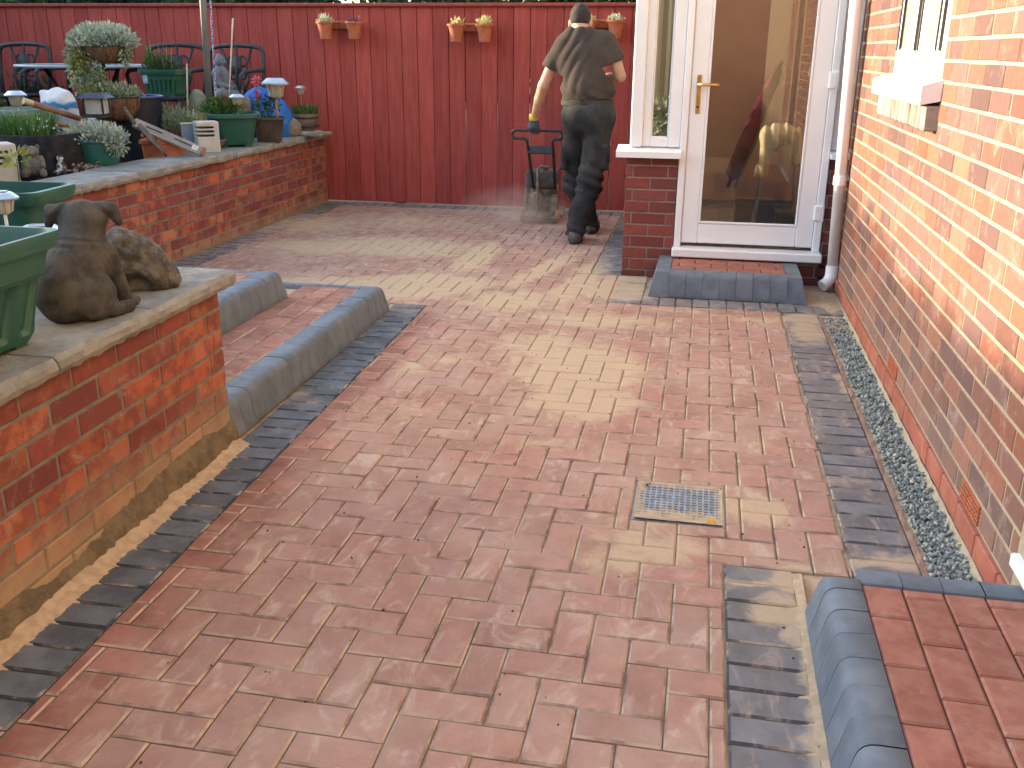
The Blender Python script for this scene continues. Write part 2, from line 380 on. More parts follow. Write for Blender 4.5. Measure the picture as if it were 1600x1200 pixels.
m_pb = mat('brick_porch', (.22, .055, .045), (.15, .042, .038), .82, 26, rcols=[(.24, .058, .045), (.18, .045, .04), (.21, .06, .05), (.15, .045, .042)], rnd=.12, bump=.35, bs=140)
m_plinth = mat('brick_plinth', (.34, .105, .065), (.40, .15, .10), .85, 8, rnd=.12, bump=.3, bs=150, over=bloom(.35, (.46, .36, .28), 9))
m_mort_h = mat('mortar_buff', (.34, .285, .195), (.41, .345, .24), .97, 40, bump=.5, bs=300)
m_mort_n = mat('mortar_grey', (.150, .145, .128), (.21, .20, .175), .97, 25, bump=.6, bs=220, over=dust_low(.0, .22, (.34, .25, .14), .75))
m_mort_p = mat('mortar_porch', (.27, .235, .20), (.34, .30, .25), .97, 30, bump=.5, bs=250)
m_cop = mat('coping_concrete', (.205, .200, .180), (.30, .29, .26), .95, 9, bump=1.0, bs=55, bdist=.006, rnd=.08, over=bloom(.35, (.12, .105, .08), 22))
m_fence = mat('fence_stain', (.31, .050, .040), (.37, .073, .056), .75, 3.0, rnd=.13, bump=.35, bs=30, stretch=(9, 9, .9), over=bloom(.22, (.15, .028, .028), 5))
m_upvc = mat('upvc_white', (.78, .79, .80), (.80, .81, .82), .32, 4, spec=.5)
m_brass = mat('brass', (.75, .52, .18), (.62, .40, .13), .28, 20, metal=1.0)
m_black = mat('black_metal', (.02, .02, .022), (.035, .035, .037), .45, 20, spec=.5)
m_rubber = mat('dark_plastic', (.03, .03, .032), (.05, .05, .052), .6, 20)
m_gravel = mat('gravel_stone', (.30, .33, .31), (.22, .25, .24), .85, 30, rcols=[(.21, .235, .205), (.29, .315, .275), (.37, .39, .34), (.15, .17, .15), (.26, .285, .245), (.44, .45, .40)], rnd=.25)
m_steel = mat('galvanised_steel', (.30, .33, .36), (.42, .45, .47), .45, 25, metal=.75)
m_yellow = mat('yellow_plastic', (.80, .46, .02), (.72, .40, .02), .5)
m_terra = mat('terracotta', (.46, .15, .075), (.38, .12, .06), .85, 18, bump=.3, bs=120)
def glass(name, tint=(.93, .95, .95), refl=1.0):
    m = bpy.data.materials.new(name); m.use_nodes = True; nt = m.node_tree; nt.nodes.clear()
    out = N(nt, 'ShaderNodeOutputMaterial'); t = N(nt, 'ShaderNodeBsdfTransparent'); t.inputs[0].default_value = (*tint, 1)
    g = N(nt, 'ShaderNodeBsdfGlossy'); g.inputs['Roughness'].default_value = .01
    f = N(nt, 'ShaderNodeFresnel'); f.inputs[0].default_value = 1.5
    mx = N(nt, 'ShaderNodeMixShader'); nt.links.new(math_(nt, 'MULTIPLY', f.outputs[0], 1.7*refl, True), mx.inputs[0])
    nt.links.new(t.outputs[0], mx.inputs[1]); nt.links.new(g.outputs[0], mx.inputs[2]); nt.links.new(mx.outputs[0], out.inputs[0]); return m
m_glass = glass('window_glass', (.80, .82, .80))
# ================================================================== ground, beds
g = MB().add([(-300, -300, -.16), (300, -300, -.16), (300, 500, -.16), (-300, 500, -.16)], [(0, 1, 2, 3)])
setp(obj('ground', g, m_lawn), 'flat ground sheet reaching far beyond the garden fence', 'ground', kind='structure')
def lin(Y): return -1.43-0.0300*(Y-1.5)          # inner edge of the left charcoal border
def wallx(Y): return -1.668-0.0230*(Y-1.783)     # face of the near left wall
FX = -3.605                                        # face of the far left wall
HX = 0.885                                         # face of the house wall
FY = 9.0                                           # face of the fence
sb = MB()
for (x0, x1, y0, y1) in ((-3.7, 1.0, 5.2, 9.3), (-3.7, -1.6, 4.4, 5.2), (-2.2, .37, -1.5, 5.2), (.37, .75, 2.25, 5.2)):
    nx, ny = max(2, int((x1-x0)/.08)), max(2, int((y1-y0)/.08)); vs = []
    for j in range(ny+1):
        for i in range(nx+1): vs.append((x0+(x1-x0)*i/nx, y0+(y1-y0)*j/ny, -.0105+random.uniform(-.0018, .0018)))
    sb.add(vs, [(j*(nx+1)+i, j*(nx+1)+i+1, (j+1)*(nx+1)+i+1, (j+1)*(nx+1)+i) for j in range(ny) for i in range(nx)])
patio = obj('patio', sb, m_sand); setp(patio, 'new block-paved patio with sand brushed into the joints', 'patio', kind='structure')
# garden level behind the two low walls
gb = MB()
gb.box((-5.45, 1.0, .25), (7.0, 4.1, .70)); gb.box((-6.45, 5.95, .22), (5.2, 5.9, .70))
setp(obj('garden_bed', gb, m_earth), 'dark raised soil bed behind the low brick walls', 'garden bed', kind='structure')
# ================================================================== paving
def clip(poly, a, b, c):      # keep a*x+b*y<=c
    out = []
    for i in range(len(poly)):
        p, q = poly[i], poly[(i+1) % len(poly)]; dp = a*p[0]+b*p[1]-c; dq = a*q[0]+b*q[1]-c
        if dp <= 0: out.append(p)
        if dp*dq < 0: t = dp/(dp-dq); out.append((p[0]+(q[0]-p[0])*t, p[1]+(q[1]-p[1])*t))
    return out
def area(p): return 0.5*abs(sum(p[i][0]*p[(i+1) % len(p)][1]-p[(i+1) % len(p)][0]*p[i][1] for i in range(len(p)))) if len(p) > 2 else 0
def inset(poly, d):
    n = len(poly); s = sum(poly[i][0]*poly[(i+1) % n][1]-poly[(i+1) % n][0]*poly[i][1] for i in range(n)); sg = 1 if s > 0 else -1
    L = []
    for i in range(n):
        p, q = poly[i], poly[(i+1) % n]; dx, dy = q[0]-p[0], q[1]-p[1]; l = math.hypot(dx, dy)
        if l < 1e-6: return None
        nx, ny = -dy/l*sg, dx/l*sg; L.append((nx, ny, nx*p[0]+ny*p[1]+d))
    out = []
    for i in range(n):
        a, b = L[i-1], L[i]; D = a[0]*b[1]-b[0]*a[1]
        if abs(D) < 1e-3: out.append((poly[i][0]+b[0]*d, poly[i][1]+b[1]*d)); continue
        out.append(((a[2]*b[1]-b[2]*a[1])/D, (a[0]*b[2]-b[0]*a[2])/D))
    if area(out) > area(poly): return None
    return out
def block_mb(poly, h=.05, ch=.0056, gap=.0019):
    m = MB(); p1 = inset(poly, gap)
    if p1 is None or area(p1) < 2e-4: return None
    p2 = inset(p1, ch)
    if p2 is None or area(p2) < 1e-4 or area(p2) > area(p1): return None
    n = len(poly); vs = [(x, y, -h) for x, y in p1]+[(x, y, -ch*.8) for x, y in p1]+[(x, y, 0) for x, y in p2]
    fs = [(i, (i+1) % n, n+(i+1) % n, n+i) for i in range(n)]+[(n+i, n+(i+1) % n, 2*n+(i+1) % n, 2*n+i) for i in range(n)]+[tuple(range(2*n, 3*n))]
    m.add(vs, fs); m.mi = [0]*n+[1]*n+[0]; return m
MH = (0.003, 2.952, .305)      # manhole: centre, size
regions = []                    # convex pieces of the red field (half planes as a*x+b*y<=c)
ML = (1, .030, -1.43+.030*1.5)  # lin: x+.03y = const
def reg(x0, x1, y0, y1, left=None): regions.append((x0, x1, y0, y1, left))
reg(None, .143, .2, 2.571, True); reg(None, .5125, 2.571, 5.30, True); reg(-3.40, .5125, 5.30, 5.585); reg(-3.40, -1.77, 5.125, 5.30)
reg(-3.40, -2.16, 4.80, 5.125); reg(-3.40, -.505, 5.585, 6.34); reg(-3.40, -.69, 6.34, 8.80)
def region_clip(poly):
    out = []
    for (x0, x1, y0, y1, left) in regions:
        p = clip(poly, 0, -1, -y0); p = clip(p, 0, 1, y1) if p else p; p = clip(p, 1, 0, x1) if p else p
        if p: p = clip(p, -1, -.030, -ML[2]) if left else clip(p, -1, 0, -x0)
        if p and area(p) > 3e-4: out.append(p)
    return out
def minus_manhole(p):
    x0, x1, y0, y1 = MH[0]-MH[2]/2, MH[0]+MH[2]/2, MH[1]-MH[2]/2, MH[1]+MH[2]/2
    if not (min(q[0] for q in p) < x1 and max(q[0] for q in p) > x0 and min(q[1] for q in p) < y1 and max(q[1] for q in p) > y0): return [p]
    res = []
    a = clip(p, 1, 0, x0); b = clip(p, -1, 0, -x1); m = clip(clip(p, -1, 0, -x0), 1, 0, x1) if clip(p, -1, 0, -x0) else []
    c = clip(m, 0, 1, y0) if m else []; d = clip(m, 0, -1, -y1) if m else []
    return [q for q in (a, b, c, d) if q and area(q) > 3e-4]
X0, Y0, U = .1036, 2.1288, .1
pieces = []                      # (poly, full?, kind)
def near_merge(ps, poly):
    if len(ps) > 1 and abs(sum(area(p) for p in ps)-area(poly)) < 2e-4: return [poly]
    return ps
for j in range(-16, 72):
    for i in range(-40, 8):
        if (i+3+j) % 4 == 0: poly = [(X0+i*U, Y0+j*U), (X0+(i+2)*U, Y0+j*U), (X0+(i+2)*U, Y0+(j+1)*U), (X0+i*U, Y0+(j+1)*U)]
        elif (j+5+i) % 4 == 0: poly = [(X0+i*U, Y0+j*U), (X0+(i+1)*U, Y0+j*U), (X0+(i+1)*U, Y0+(j+2)*U), (X0+i*U, Y0+(j+2)*U)]
        else: continue
        for p in near_merge(region_clip(poly), poly):
            for q in minus_manhole(p): pieces.append((q, abs(area(q)-.02) < 1e-5))
def vis(c):
    x, y, z = proj((c[0], c[1], 0)); return z > .2 and -30 < x < 1630 and -30 < y < 1230, z
full_me = {}
def place(pieces, name, material, stuffname, limit, parent, z=0.0, jit=.0013, edge=None):
    items = []; rmi = []
    for p, full in pieces:
        c = (sum(q[0] for q in p)/len(p), sum(q[1] for q in p)/len(p)); v, zc = vis(c)
        items.append((-(area(p)/zc**3 if v else -zc), p, c))
    items.sort(key=lambda t: t[0]); rest = MB(); k = 0
    for s, p, c in items:
        loc = [(x-c[0], y-c[1]) for x, y in p]
        key = tuple(round(t, 4) for q in loc for t in q)+(name,)
        if key not in full_me:
            m = block_mb(loc); full_me[key] = None
            if m: me = m.mesh(name); me.materials.append(material); me.materials.append(edge); me.polygons.foreach_set('material_index', m.mi); full_me[key] = me
        me = full_me[key]
        if me is None: continue
        dz = z+random.uniform(-jit, jit); tx, ty = random.gauss(0, .0045), random.gauss(0, .0045)
        if k < limit and s < 0:
            inst(name, me, parent, (c[0], c[1], dz), (tx, ty, random.gauss(0, .004))); k += 1
        else:
            m = block_mb(loc); rest.add([(x+c[0], y+c[1], zz+dz+x*-ty+y*tx) for x, y, zz in m.v], m.f); rmi += m.mi
    if rest.v:
        me = rest.mesh(stuffname); me.materials.append(material); me.materials.append(edge); me.polygons.foreach_set('material_index', rmi); o = obj(stuffname, me, None, parent); o['kind'] = 'stuff'
place(pieces, 'paving_block', m_red, 'far_paving_blocks', 300, patio, edge=m_edge_r)
# charcoal soldier borders
bord = []
def run(p0, d, wdir, n, pitch=.1, width=.2, start=0.0, first=None):
    d = Vector(d).normalized(); wd = Vector(wdir)*width; p = Vector(p0)+d*start
    for k in range(n):
        a = p+d*pitch*k; b = a+d*pitch
        bord.append(([(a.x, a.y), (a.x+wd.x, a.y+wd.y), (b.x+wd.x, b.y+wd.y), (b.x, b.y)], True))
dl = Vector((-.030, 1)).normalized(); nl = Vector((-dl.y, dl.x))
run((lin(.5), .5), dl, nl, 48)                                             # by the near left wall and lowest step
run((.5135, 2.685), (0, 1), (1, 0), 29)                                    # by the gravel strip
bord.append(([(.5135, 2.575), (.7135, 2.575), (.7135, 2.685), (.5135, 2.685)], True))
run((.1445, .40), (0, 1), (1, 0), 22, pitch=.0986)                         # by the near door step
run((-.30, 5.587), (1, 0), (0, 1), 10)                                     # in front of the porch step
for k in range(1): bord.append(([(.70, 5.587), (.872, 5.587), (.872, 5.787), (.70, 5.787)], True))
run((-.503, 5.587), (0, 1), (1, 0), 7, pitch=.107)
run((-.688, 6.342), (0, 1), (1, 0), 24, pitch=.1024)                       # beside the porch
run((-3.398, 8.802), (1, 0), (0, 1), 27, pitch=.1002)                      # along the fence
run((-3.402, 4.80), (0, 1), (-1, 0), 42)                                   # along the far left wall
place(bord, 'border_block', m_char, 'far_border_blocks', 300, patio, edge=m_edge_c)
# cut strips of charcoal between near border and kerb
# ================================================================== brick walls
BM = {}
def brick_me(L, H, D, material, key):
    k = (round(L, 3), round(H, 3), key)
    if k not in BM:
        c = .003; m = MB(); hx, hz = L/2, H/2
        vs = [(-hx, D, -hz), (hx, D, -hz), (hx, D, hz), (-hx, D, hz), (-hx, c, -hz), (hx, c, -hz), (hx, c, hz), (-hx, c, hz), (-hx+c, 0, -hz+c), (hx-c, 0, -hz+c), (hx-c, 0, hz-c), (-hx+c, 0, hz-c)]
        fs = [(4, 5, 9, 8), (5, 6, 10, 9), (6, 7, 11, 10), (7, 4, 8, 11), (8, 9, 10, 11), (0, 1, 5, 4), (1, 2, 6, 5), (2, 3, 7, 6), (3, 0, 4, 7)]
        m.add(vs, fs); me = m.mesh('brick'); me.materials.append(material); BM[k] = me
    return BM[k]
def bricks(parent, O, ang, spans, H, material, key, limit=300, D=.09, jit=.0015, name='brick', stuff='far_bricks'):
    """spans: (u0,u1,zc) along local x; O: world origin of local frame on the wall face"""
    ca, sa = math.cos(ang), math.sin(ang); items = []
    for (u0, u1, zc) in spans:
        u = (u0+u1)/2; P = (O[0]+ca*u, O[1]+sa*u, O[2]+zc); x, y, z = proj(P)
        v = z > .3 and -25 < x < 1625 and -25 < y < 1225
        items.append((-(1/z**2)*(u1-u0) if v else 1+abs(z), P, u1-u0))
    items.sort(key=lambda t: t[0]); rest = MB(); k = 0
    for s, P, L in items:
        me = brick_me(L, H, D, material, key); j = random.uniform(-jit, jit); P = Vector(P)+Vector((-sa*j, ca*j, 0))
        rot = (random.gauss(0, .004), random.gauss(0, .003), ang+random.gauss(0, .003))
        if s < 0 and k < limit: inst(name, me, parent, P, rot); k += 1
        else:
            Rm = Matrix.Rotation(rot[2], 3, 'Z'); rest.add([Rm @ v.co+P for v in me.vertices], [tuple(p.vertices) for p in me.polygons])
    if rest.v: o = obj(stuff, rest, material, parent); o['kind'] = 'stuff'
def courses(u0, u1, z0, pitch, n, L=.215, mo=.010, H=.065, off0=0.0, holes=()):
    sp = []; P = L+mo
    for c in range(n):
        zc = z0+pitch*(c+.5); u = u0-((c % 2)*P/2+off0) % P
        while u < u1:
            a, b = max(u, u0), min(u+L, u1)
            segs = [(a, b)]
            for (h0, h1, hz0, hz1) in holes:
                if hz0 < zc < hz1:
                    ns = []
                    for (s, e) in segs:
                        if e <= h0 or s >= h1: ns.append((s, e)); continue
                        if s < h0: ns.append((s, h0-mo*.5))
                        if e > h1: ns.append((h1+mo*.5, e))
                    segs = ns
            sp += [(s, e, zc) for s, e in segs if e-s > .03]
            u += P
    return sp
# ---- near left wall: thing with core, bricks, coping
an = math.atan2(1, -.023)
nw = thing('garden_wall', 'near orange brick garden wall with rough concrete coping, lowest courses dusted with sand', 'wall', (wallx(2), 2, 0))
Lw = 3.12+.6
o0 = (wallx(-.6), -.6, 0)
core = MB(); R_ = Matrix.Rotation(an, 3, 'Z'); core.box(Vector(o0)+R_ @ Vector((Lw/2-.003, .1255, .29)), (Lw-.010, .244, .62), R_)
obj('mortar_core', core, m_mort_n, nw)
bricks(nw, o0, an, courses(0, Lw, .003, .0755, 8, off0=.205), .0645, m_nb, 'near', D=.10)
# end face of the wall (looks along +y), stacked headers
bricks(nw, (o0[0]+math.cos(an)*Lw-.004, o0[1]+math.sin(an)*Lw+.002, 0), an+math.pi/2, [(.008+.108*k, .108+.108*k, .003+.0755*(c+.5)) for c in range(8) for k in range(2)], .0645, m_nb, 'near', D=.05, limit=40)
m_haunch = mat('rough_haunch', (.21, .155, .095), (.13, .098, .060), .98, 16, bump=1.0, bs=60, bdist=.012, over=bloom(.6, (.07, .055, .03), 17))
hm_ = MB(); vs = []; nn = 120; hr = random.Random(2); zb_ = [.085]*(nn+1)
for i in range(nn+1):
    y = .4+2.725*i/nn; zb_[0] = max(.045, min(.11, zb_[0]+hr.uniform(-.011, .011))); zz = zb_[0]+hr.uniform(-.003, .003); wl = wallx(y); e = hr.uniform(-.004, .004)
    vs += [(wl-.004, y, zz+.006), (wl+.005, y, zz), (wl+.016+e, y, zz*.72), (wl+.024+e*1.5, y, zz*.38), (wl+.034+e, y, -.012)]
hm_.add(vs, [(i*5+a, i*5+a+1, (i+1)*5+a+1, (i+1)*5+a) for i in range(nn) for a in range(4)])
obj('mortar_haunch', hm_, m_haunch, nw, auto=60)
def coping(parent, x0f, xb, y0, y1, zb, zt, mname, step, seed, skew=0.0, sub=10):
    rs = random.Random(seed); y = y0; k = 0
    while y < y1-.02:
        L = step*rs.uniform(.85, 1.15); ye = min(y+L, y1)
        if y1-ye < .15: ye = y1
        m = MB(); n = max(4, int((ye-y)/.03)); vs = []; tz = rs.uniform(-.003, .004)
        for i in range(n+1):
            yy = y+.003+(ye-y-.006)*i/n; fx = x0f(yy)+rs.uniform(-.006, .005); bz = rs.uniform(-.004, .004)
            vs += [(xb(yy), yy, zb), (fx-.008, yy, zb+bz), (fx+rs.uniform(-.002, .004), yy, zb+(zt-zb)*.35), (fx-.003, yy, zt-.014+tz), (fx-.016+rs.uniform(-.003, .003), yy, zt+tz), (xb(yy), yy, zt+tz)]
        fs = [(i*6+a, i*6+(a+1) % 6, (i+1)*6+(a+1) % 6, (i+1)*6+a) for i in range(n) for a in range(6)]+[tuple(range(6)), tuple(range(n*6, n*6+6))[::-1]]
        m.add(vs, fs); obj(mname, m, m_cop, parent, auto=24); y = ye; k += 1
coping(nw, lambda y: wallx(y)+.035, lambda y: wallx(y)-.345, -.6, 3.215, .604, .655, 'coping_slab', .46, 3)
# ---- far left wall
fw_ = thing('garden_wall', 'long mottled red brick garden wall running up to the red fence, crowded with pots', 'wall', (FX, 7, 0))
core = MB().box((FX-.1255, 6.7, .28), (.244, 4.55, .66)); obj('mortar_core', core, m_mort_n, fw_)
bricks(fw_, (FX, 4.42, 0), math.pi/2, courses(0, 4.555, .0, .0765, 8, off0=.07), .0655, m_fb, 'far', D=.10)
coping(fw_, lambda y: FX+.032+.012*(y < 7), lambda y: FX-.33, 4.42, 8.97, .612, .668, 'coping_slab', .62, 5)
# ---- house
hs = thing('house', 'house side wall of weathered red brick with buff mortar, air bricks and a white window', 'house', (HX, 4, 0))
m_far_brick = mat('brick_far_plain', (.24, .10, .075), (.20, .09, .07), .9, 20)
core = MB().box((HX+3.0008, 3.0, 2.45), (5.996, 14.0, 5.3)); obj('mortar_core', core, m_mort_h, hs)
HP = .0775; HZ = .010
holes = [(10.5-5.19, 10.5-4.13, 1.30, 2.6), (10.5-2.44, 10.5-1.35, .09, 2.4), (10.5-2.995, 10.5-2.77, .09, .165), (10.5-4.345, 10.5-4.13, .09, .165)]
sp = courses(10.5-6.345, 10.5-.6, HZ+HP, HP, 33, off0=.09, holes=holes, H=.0665)
sp += courses(10.5-9.4, 10.5-6.36, HZ, HP, 30, off0=.02, H=.0665)
bricks(hs, (HX, 10.5, 0), -math.pi/2, sp, .0665, m_hb, 'house', D=.05, jit=.0012, stuff='upper_bricks')
bricks(hs, (HX-.012, 10.5, 0), -math.pi/2, [(10.5-6.34+.225*k, 10.5-6.34+.225*k+.218, .047) for k in range(24)], .074, m_plinth, 'plinth', D=.05, name='plinth_brick')
rf = MB().add([(HX-.35, -4.3, 5.0), (HX+6.3, -4.3, 5.0), (HX+6.3, 10.3, 5.0), (HX-.35, 10.3, 5.0), (HX+3, -4.3, 6.9), (HX+3, 10.3, 6.9)], [(0, 3, 2, 1), (0, 1, 4), (3, 5, 2), (0, 4, 5, 3), (1, 2, 5, 4)])
obj('roof', rf, mat('roof_tile', (.10, .06, .05), (.14, .085, .065), .9, 8), hs)
# air bricks: frame and a grid of holes built as proud bars
def airbrick(yc, zc):
    b = MB(); b.box((HX+.012, yc, zc), (.02, .212, .066)); o = obj('air_brick', b, m_terra, hs)
    q = MB()
    for a in range(10): q.box((HX-.0005, yc-.095+.0211*a, zc), (.006, .007, .064))
    for c in range(5): q.box((HX-.001, yc, zc-.029+.0145*c), (.006, .21, .005))
    obj('grille', q, m_terra, o)
airbrick(2.8825, HZ+HP*1.5); airbrick(4.2375, HZ+HP*1.5)
# window
wi = MB(); Yw0, Yw1, zs = 4.14, 5.18, 1.335
wf = MB()
for yy, t in ((Yw0+.03, .06), (Yw1-.03, .06), ((Yw0+Yw1)/2, .07)): wf.box((HX+.03, yy, 1.90), (.06, t, 1.16), ch=.006)
for zz in (zs+.035, 2.46): wf.box((HX+.031, (Yw0+Yw1)/2, zz), (.058, Yw1-Yw0-.01, .07), ch=.006)
win = obj('window', wf, m_upvc, hs)
sh = MB()
for a, b in ((Yw0+.07, (Yw0+Yw1)/2-.045), ((Yw0+Yw1)/2+.045, Yw1-.07)):
    for yy in (a+.025, b-.025): sh.box((HX+.022, yy, 1.90), (.06, .045, 1.0), ch=.008)
    for zz in (1.43, 2.38): sh.box((HX+.023, (a+b)/2, zz), (.058, b-a-.1, .045), ch=.008)
obj('sash', sh, m_upvc, win)
obj('pane', MB().box((HX+.035, (Yw0+Yw1)/2, 1.9), (.008, Yw1-Yw0-.2, 1.05)), mat('dark_room_glass', (.03, .035, .04), (.04, .045, .05), .05, spec=.8), win)
gk = MB()
for yy in (Yw0+.062, (Yw0+Yw1)/2-.038, (Yw0+Yw1)/2+.038, Yw1-.062, Yw0+.128, Yw1-.128): gk.box((HX-.006, yy, 1.92), (.012, .007, .96))
obj('gasket', gk, m_rubber, win)
sl_ = MB().add([(HX+.03, 4.085, 1.345), (HX-.075, 4.085, 1.312), (HX-.075, 4.085, 1.24), (HX+.03, 4.085, 1.262), (HX+.03, 5.27, 1.345), (HX-.075, 5.27, 1.312), (HX-.075, 5.27, 1.24), (HX+.03, 5.27, 1.262)], [(0, 1, 2, 3), (7, 6, 5, 4), (0, 4, 5, 1), (1, 5, 6, 2), (2, 6, 7, 3)])
obj('window_sill', sl_, m_upvc, win)
m_tile = mat('sill_tile', (.33, .30, .24), (.24, .22, .20), .85, 20, rnd=.35)
for k in range(14):
    inst('sill_tile', BM.setdefault('tile', (lambda mm: (mm.materials.append(m_tile), mm)[1])(MB().box((0, 0, 0), (.075, .068, .095), ch=.006).mesh('sill_tile'))), hs, (HX-.012+random.uniform(-.004, .004), 4.12+.082*k, 1.19), (0, random.uniform(-.03, .03), 0))
# white door and threshold by the near step (only the threshold reaches into the picture)
dr = MB().box((HX+.035, 1.90, 1.21), (.06, 1.06, 2.02), ch=.006); dd = obj('door', dr, m_upvc, hs)
obj('threshold', MB().box((HX+.010, 1.90, .178), (.055, 1.07, .040), ch=.006), m_upvc, dd)
obj('pane', MB().box((HX+.004, 1.90, 1.25), (.006, .66, 1.5)), m_rubber, dd)
# ---- gravel strip
gr_base = MB().add([(.72, 2.55, -.035), (HX+.01, 2.55, -.035), (HX+.01, 5.60, -.035), (.72, 5.60, -.035)], [(0, 1, 2, 3)])
n = 8200
U_ = np.stack([rng.uniform(.742, HX-.022, n), rng.uniform(2.60, 5.54, n), -.024+np.abs(rng.normal(0, .009, n))], 1)
ico = [(0, 0, 1), (.89, 0, .45), (.28, .85, .45), (-.72, .53, .45), (-.72, -.53, .45), (.28, -.85, .45), (.72, .53, -.45), (-.28, .85, -.45), (-.89, 0, -.45), (-.28, -.85, -.45), (.72, -.53, -.45), (0, 0, -1)]
icf = [(0, 1, 2), (0, 2, 3), (0, 3, 4), (0, 4, 5), (0, 5, 1), (1, 6, 2), (2, 7, 3), (3, 8, 4), (4, 9, 5), (5, 10, 1), (6, 7, 2), (7, 8, 3), (8, 9, 4), (9, 10, 5), (10, 6, 1), (11, 7, 6), (11, 8, 7), (11, 9, 8), (11, 10, 9), (11, 6, 10)]
def pebbles(P, r0, r1):
    m = MB(); I = np.array(ico)
    for p in P:
        s = rng.uniform(r0, r1)*rng.uniform(.6, 1.25, 3); q = I*s*rng.uniform(.75, 1.2, (12, 1)); a = rng.uniform(0, 6.28); b = rng.uniform(-.7, .7)
        c_, s_ = math.cos(a), math.sin(a); q = q@np.array([[c_, -s_, 0], [s_, c_, 0], [0, 0, 1]]).T@np.array([[1, 0, 0], [0, math.cos(b), -math.sin(b)], [0, math.sin(b), math.cos(b)]]).T
        m.add(q+p, icf)
    return m
go = obj('gravel', pebbles(U_, .0052, .0095), m_gravel); setp(go, 'strip of loose grey green gravel along the house wall', 'gravel', kind='stuff')
setp(obj('gravel_bed', gr_base, mat('gravel_dirt', (.10, .085, .06), (.16, .13, .09), .98, 40)), 'dirt trench under the gravel strip', 'ground', kind='structure')
me_ = MB(); vs = []; nn = 60
for i in range(nn+1):
    y = 2.58+2.96*i/nn; a = random.uniform(-.004, .004)
    vs += [(.714, y, -.04), (.714, y, -.001+random.uniform(-.002, .003)), (.730+a, y, -.003+random.uniform(-.003, .002)), (.742+a, y, -.032)]
me_.add(vs, [(i*4+a, i*4+a+1, (i+1)*4+a+1, (i+1)*4+a) for i in range(nn) for a in range(3)])
setp(obj('edge_haunch', me_, mat('haunch_mortar', (.40, .27, .19), (.30, .20, .15), .95, 20, bump=.5)), 'thin brown mortar edge between charcoal border and gravel', 'edging', kind='structure')
fil = MB(); vs = []
for i in range(nn+1):
    y = 2.3+3.7*i/nn; vs += [(HX-.012, y, -.050), (HX-.034+random.uniform(-.004, .004), y, -.025+random.uniform(-.003, .003)), (HX-.013, y, .010+random.uniform(-.004, .004))]
fil.add(vs, [(i*3+a, i*3+a+1, (i+1)*3+a+1, (i+1)*3+a) for i in range(nn) for a in range(2)])
obj('mortar_fillet', fil, m_mort_h, hs)
# ---- loose sand banked against things
def bank(name, fn_pts, label, nu, nv):
    m = MB(); vs = []
    for j in range(nv+1):
        for i in range(nu+1): vs.append(fn_pts(i/nu, j/nv))
    m.add(vs, [(j*(nu+1)+i, j*(nu+1)+i+1, (j+1)*(nu+1)+i+1, (j+1)*(nu+1)+i) for j in range(nv) for i in range(nu)])
    o = obj(name, m, m_sand, auto=60); return setp(o, label, 'sand', kind='stuff')
def f1(u, v):
    y = .6+2.52*v; wl = wallx(y); wv = .5+.5*math.sin(v*41)*math.sin(v*17+1)
    return (wl+.022+.088*u, y, .024*(1-u)**2.0-.012*u*u+.004*(wv-.5)*(1-u)+.004*(random.random()-.5)*(u > .2))
bank('loose_sand', f1, 'sand banked along the foot of the near brick wall', 12, 260)
def f2(u, v):
    x = .60+.28*u; y = 5.60+.75*v
    return (x, y, -.010+.018*max(0, 1-abs(u-.75)*1.6)*max(0, 1-abs(v-.35)*1.8)+.003*random.random())
bank('loose_sand', f2, 'sand heap in the corner by the white downpipe', 16, 24)
def f3(u, v):
    y = 1.35+1.2*v; wv = math.sin(v*19)*.3+math.sin(v*47+2)*.3
    return (.366-.075*u, y, .006*(1-u)**1.5-.010*u+.0050*wv*(1-u*.5)+.003*(random.random()-.5))
bank('loose_sand', f3, 'sand lying along the kerb of the near door step', 10, 110)
# ---- kerbed steps
def kerb(parent, p0, d, n, pitch, hgt, side, base, cut_end=0, wid=.135, name='kerb_block'):
    """row of splayed kerb blocks from p0 along d; side = unit vector pointing out of the step; cut_end: corner block at the far end (1) or both (2)"""
    d = Vector((*d, 0)).normalized(); s = Vector((*side, 0)); p = Vector((*p0, base)); zk = 0
    prof = [(0, 0), (0, .018), (.003, .028), (.022, hgt-.034), (.027, hgt-.019), (.036, hgt-.008), (.047, hgt-.002), (.060, hgt), (wid-.002, hgt), (wid, hgt-.003), (wid, 0)]
    for k in range(n):
        m = MB(); vs = []; corner = (k == n-1 and cut_end); zk = random.uniform(-.0015, .0015)
        for e in (0, 1):
            for (q, z) in prof:
                L = .0009 if e == 0 else pitch-.0009
                if corner and e == 1: L = pitch-(0 if z < .03 else min(.045, q))
                vs.append(p+d*(pitch*k+L)-s*q+Vector((0, 0, z+zk*(z > .03))))
        np_ = len(prof)
        m.add(vs, [(a, (a+1) % np_, np_+(a+1) % np_, np_+a) for a in range(np_)]+[])
        if k == 0: m.add(vs[:np_], [tuple(range(np_))])
        if k == n-1: m.add(vs[np_:], [tuple(range(np_))[::-1]])
        obj(name, m, m_kerb, parent, auto=60)
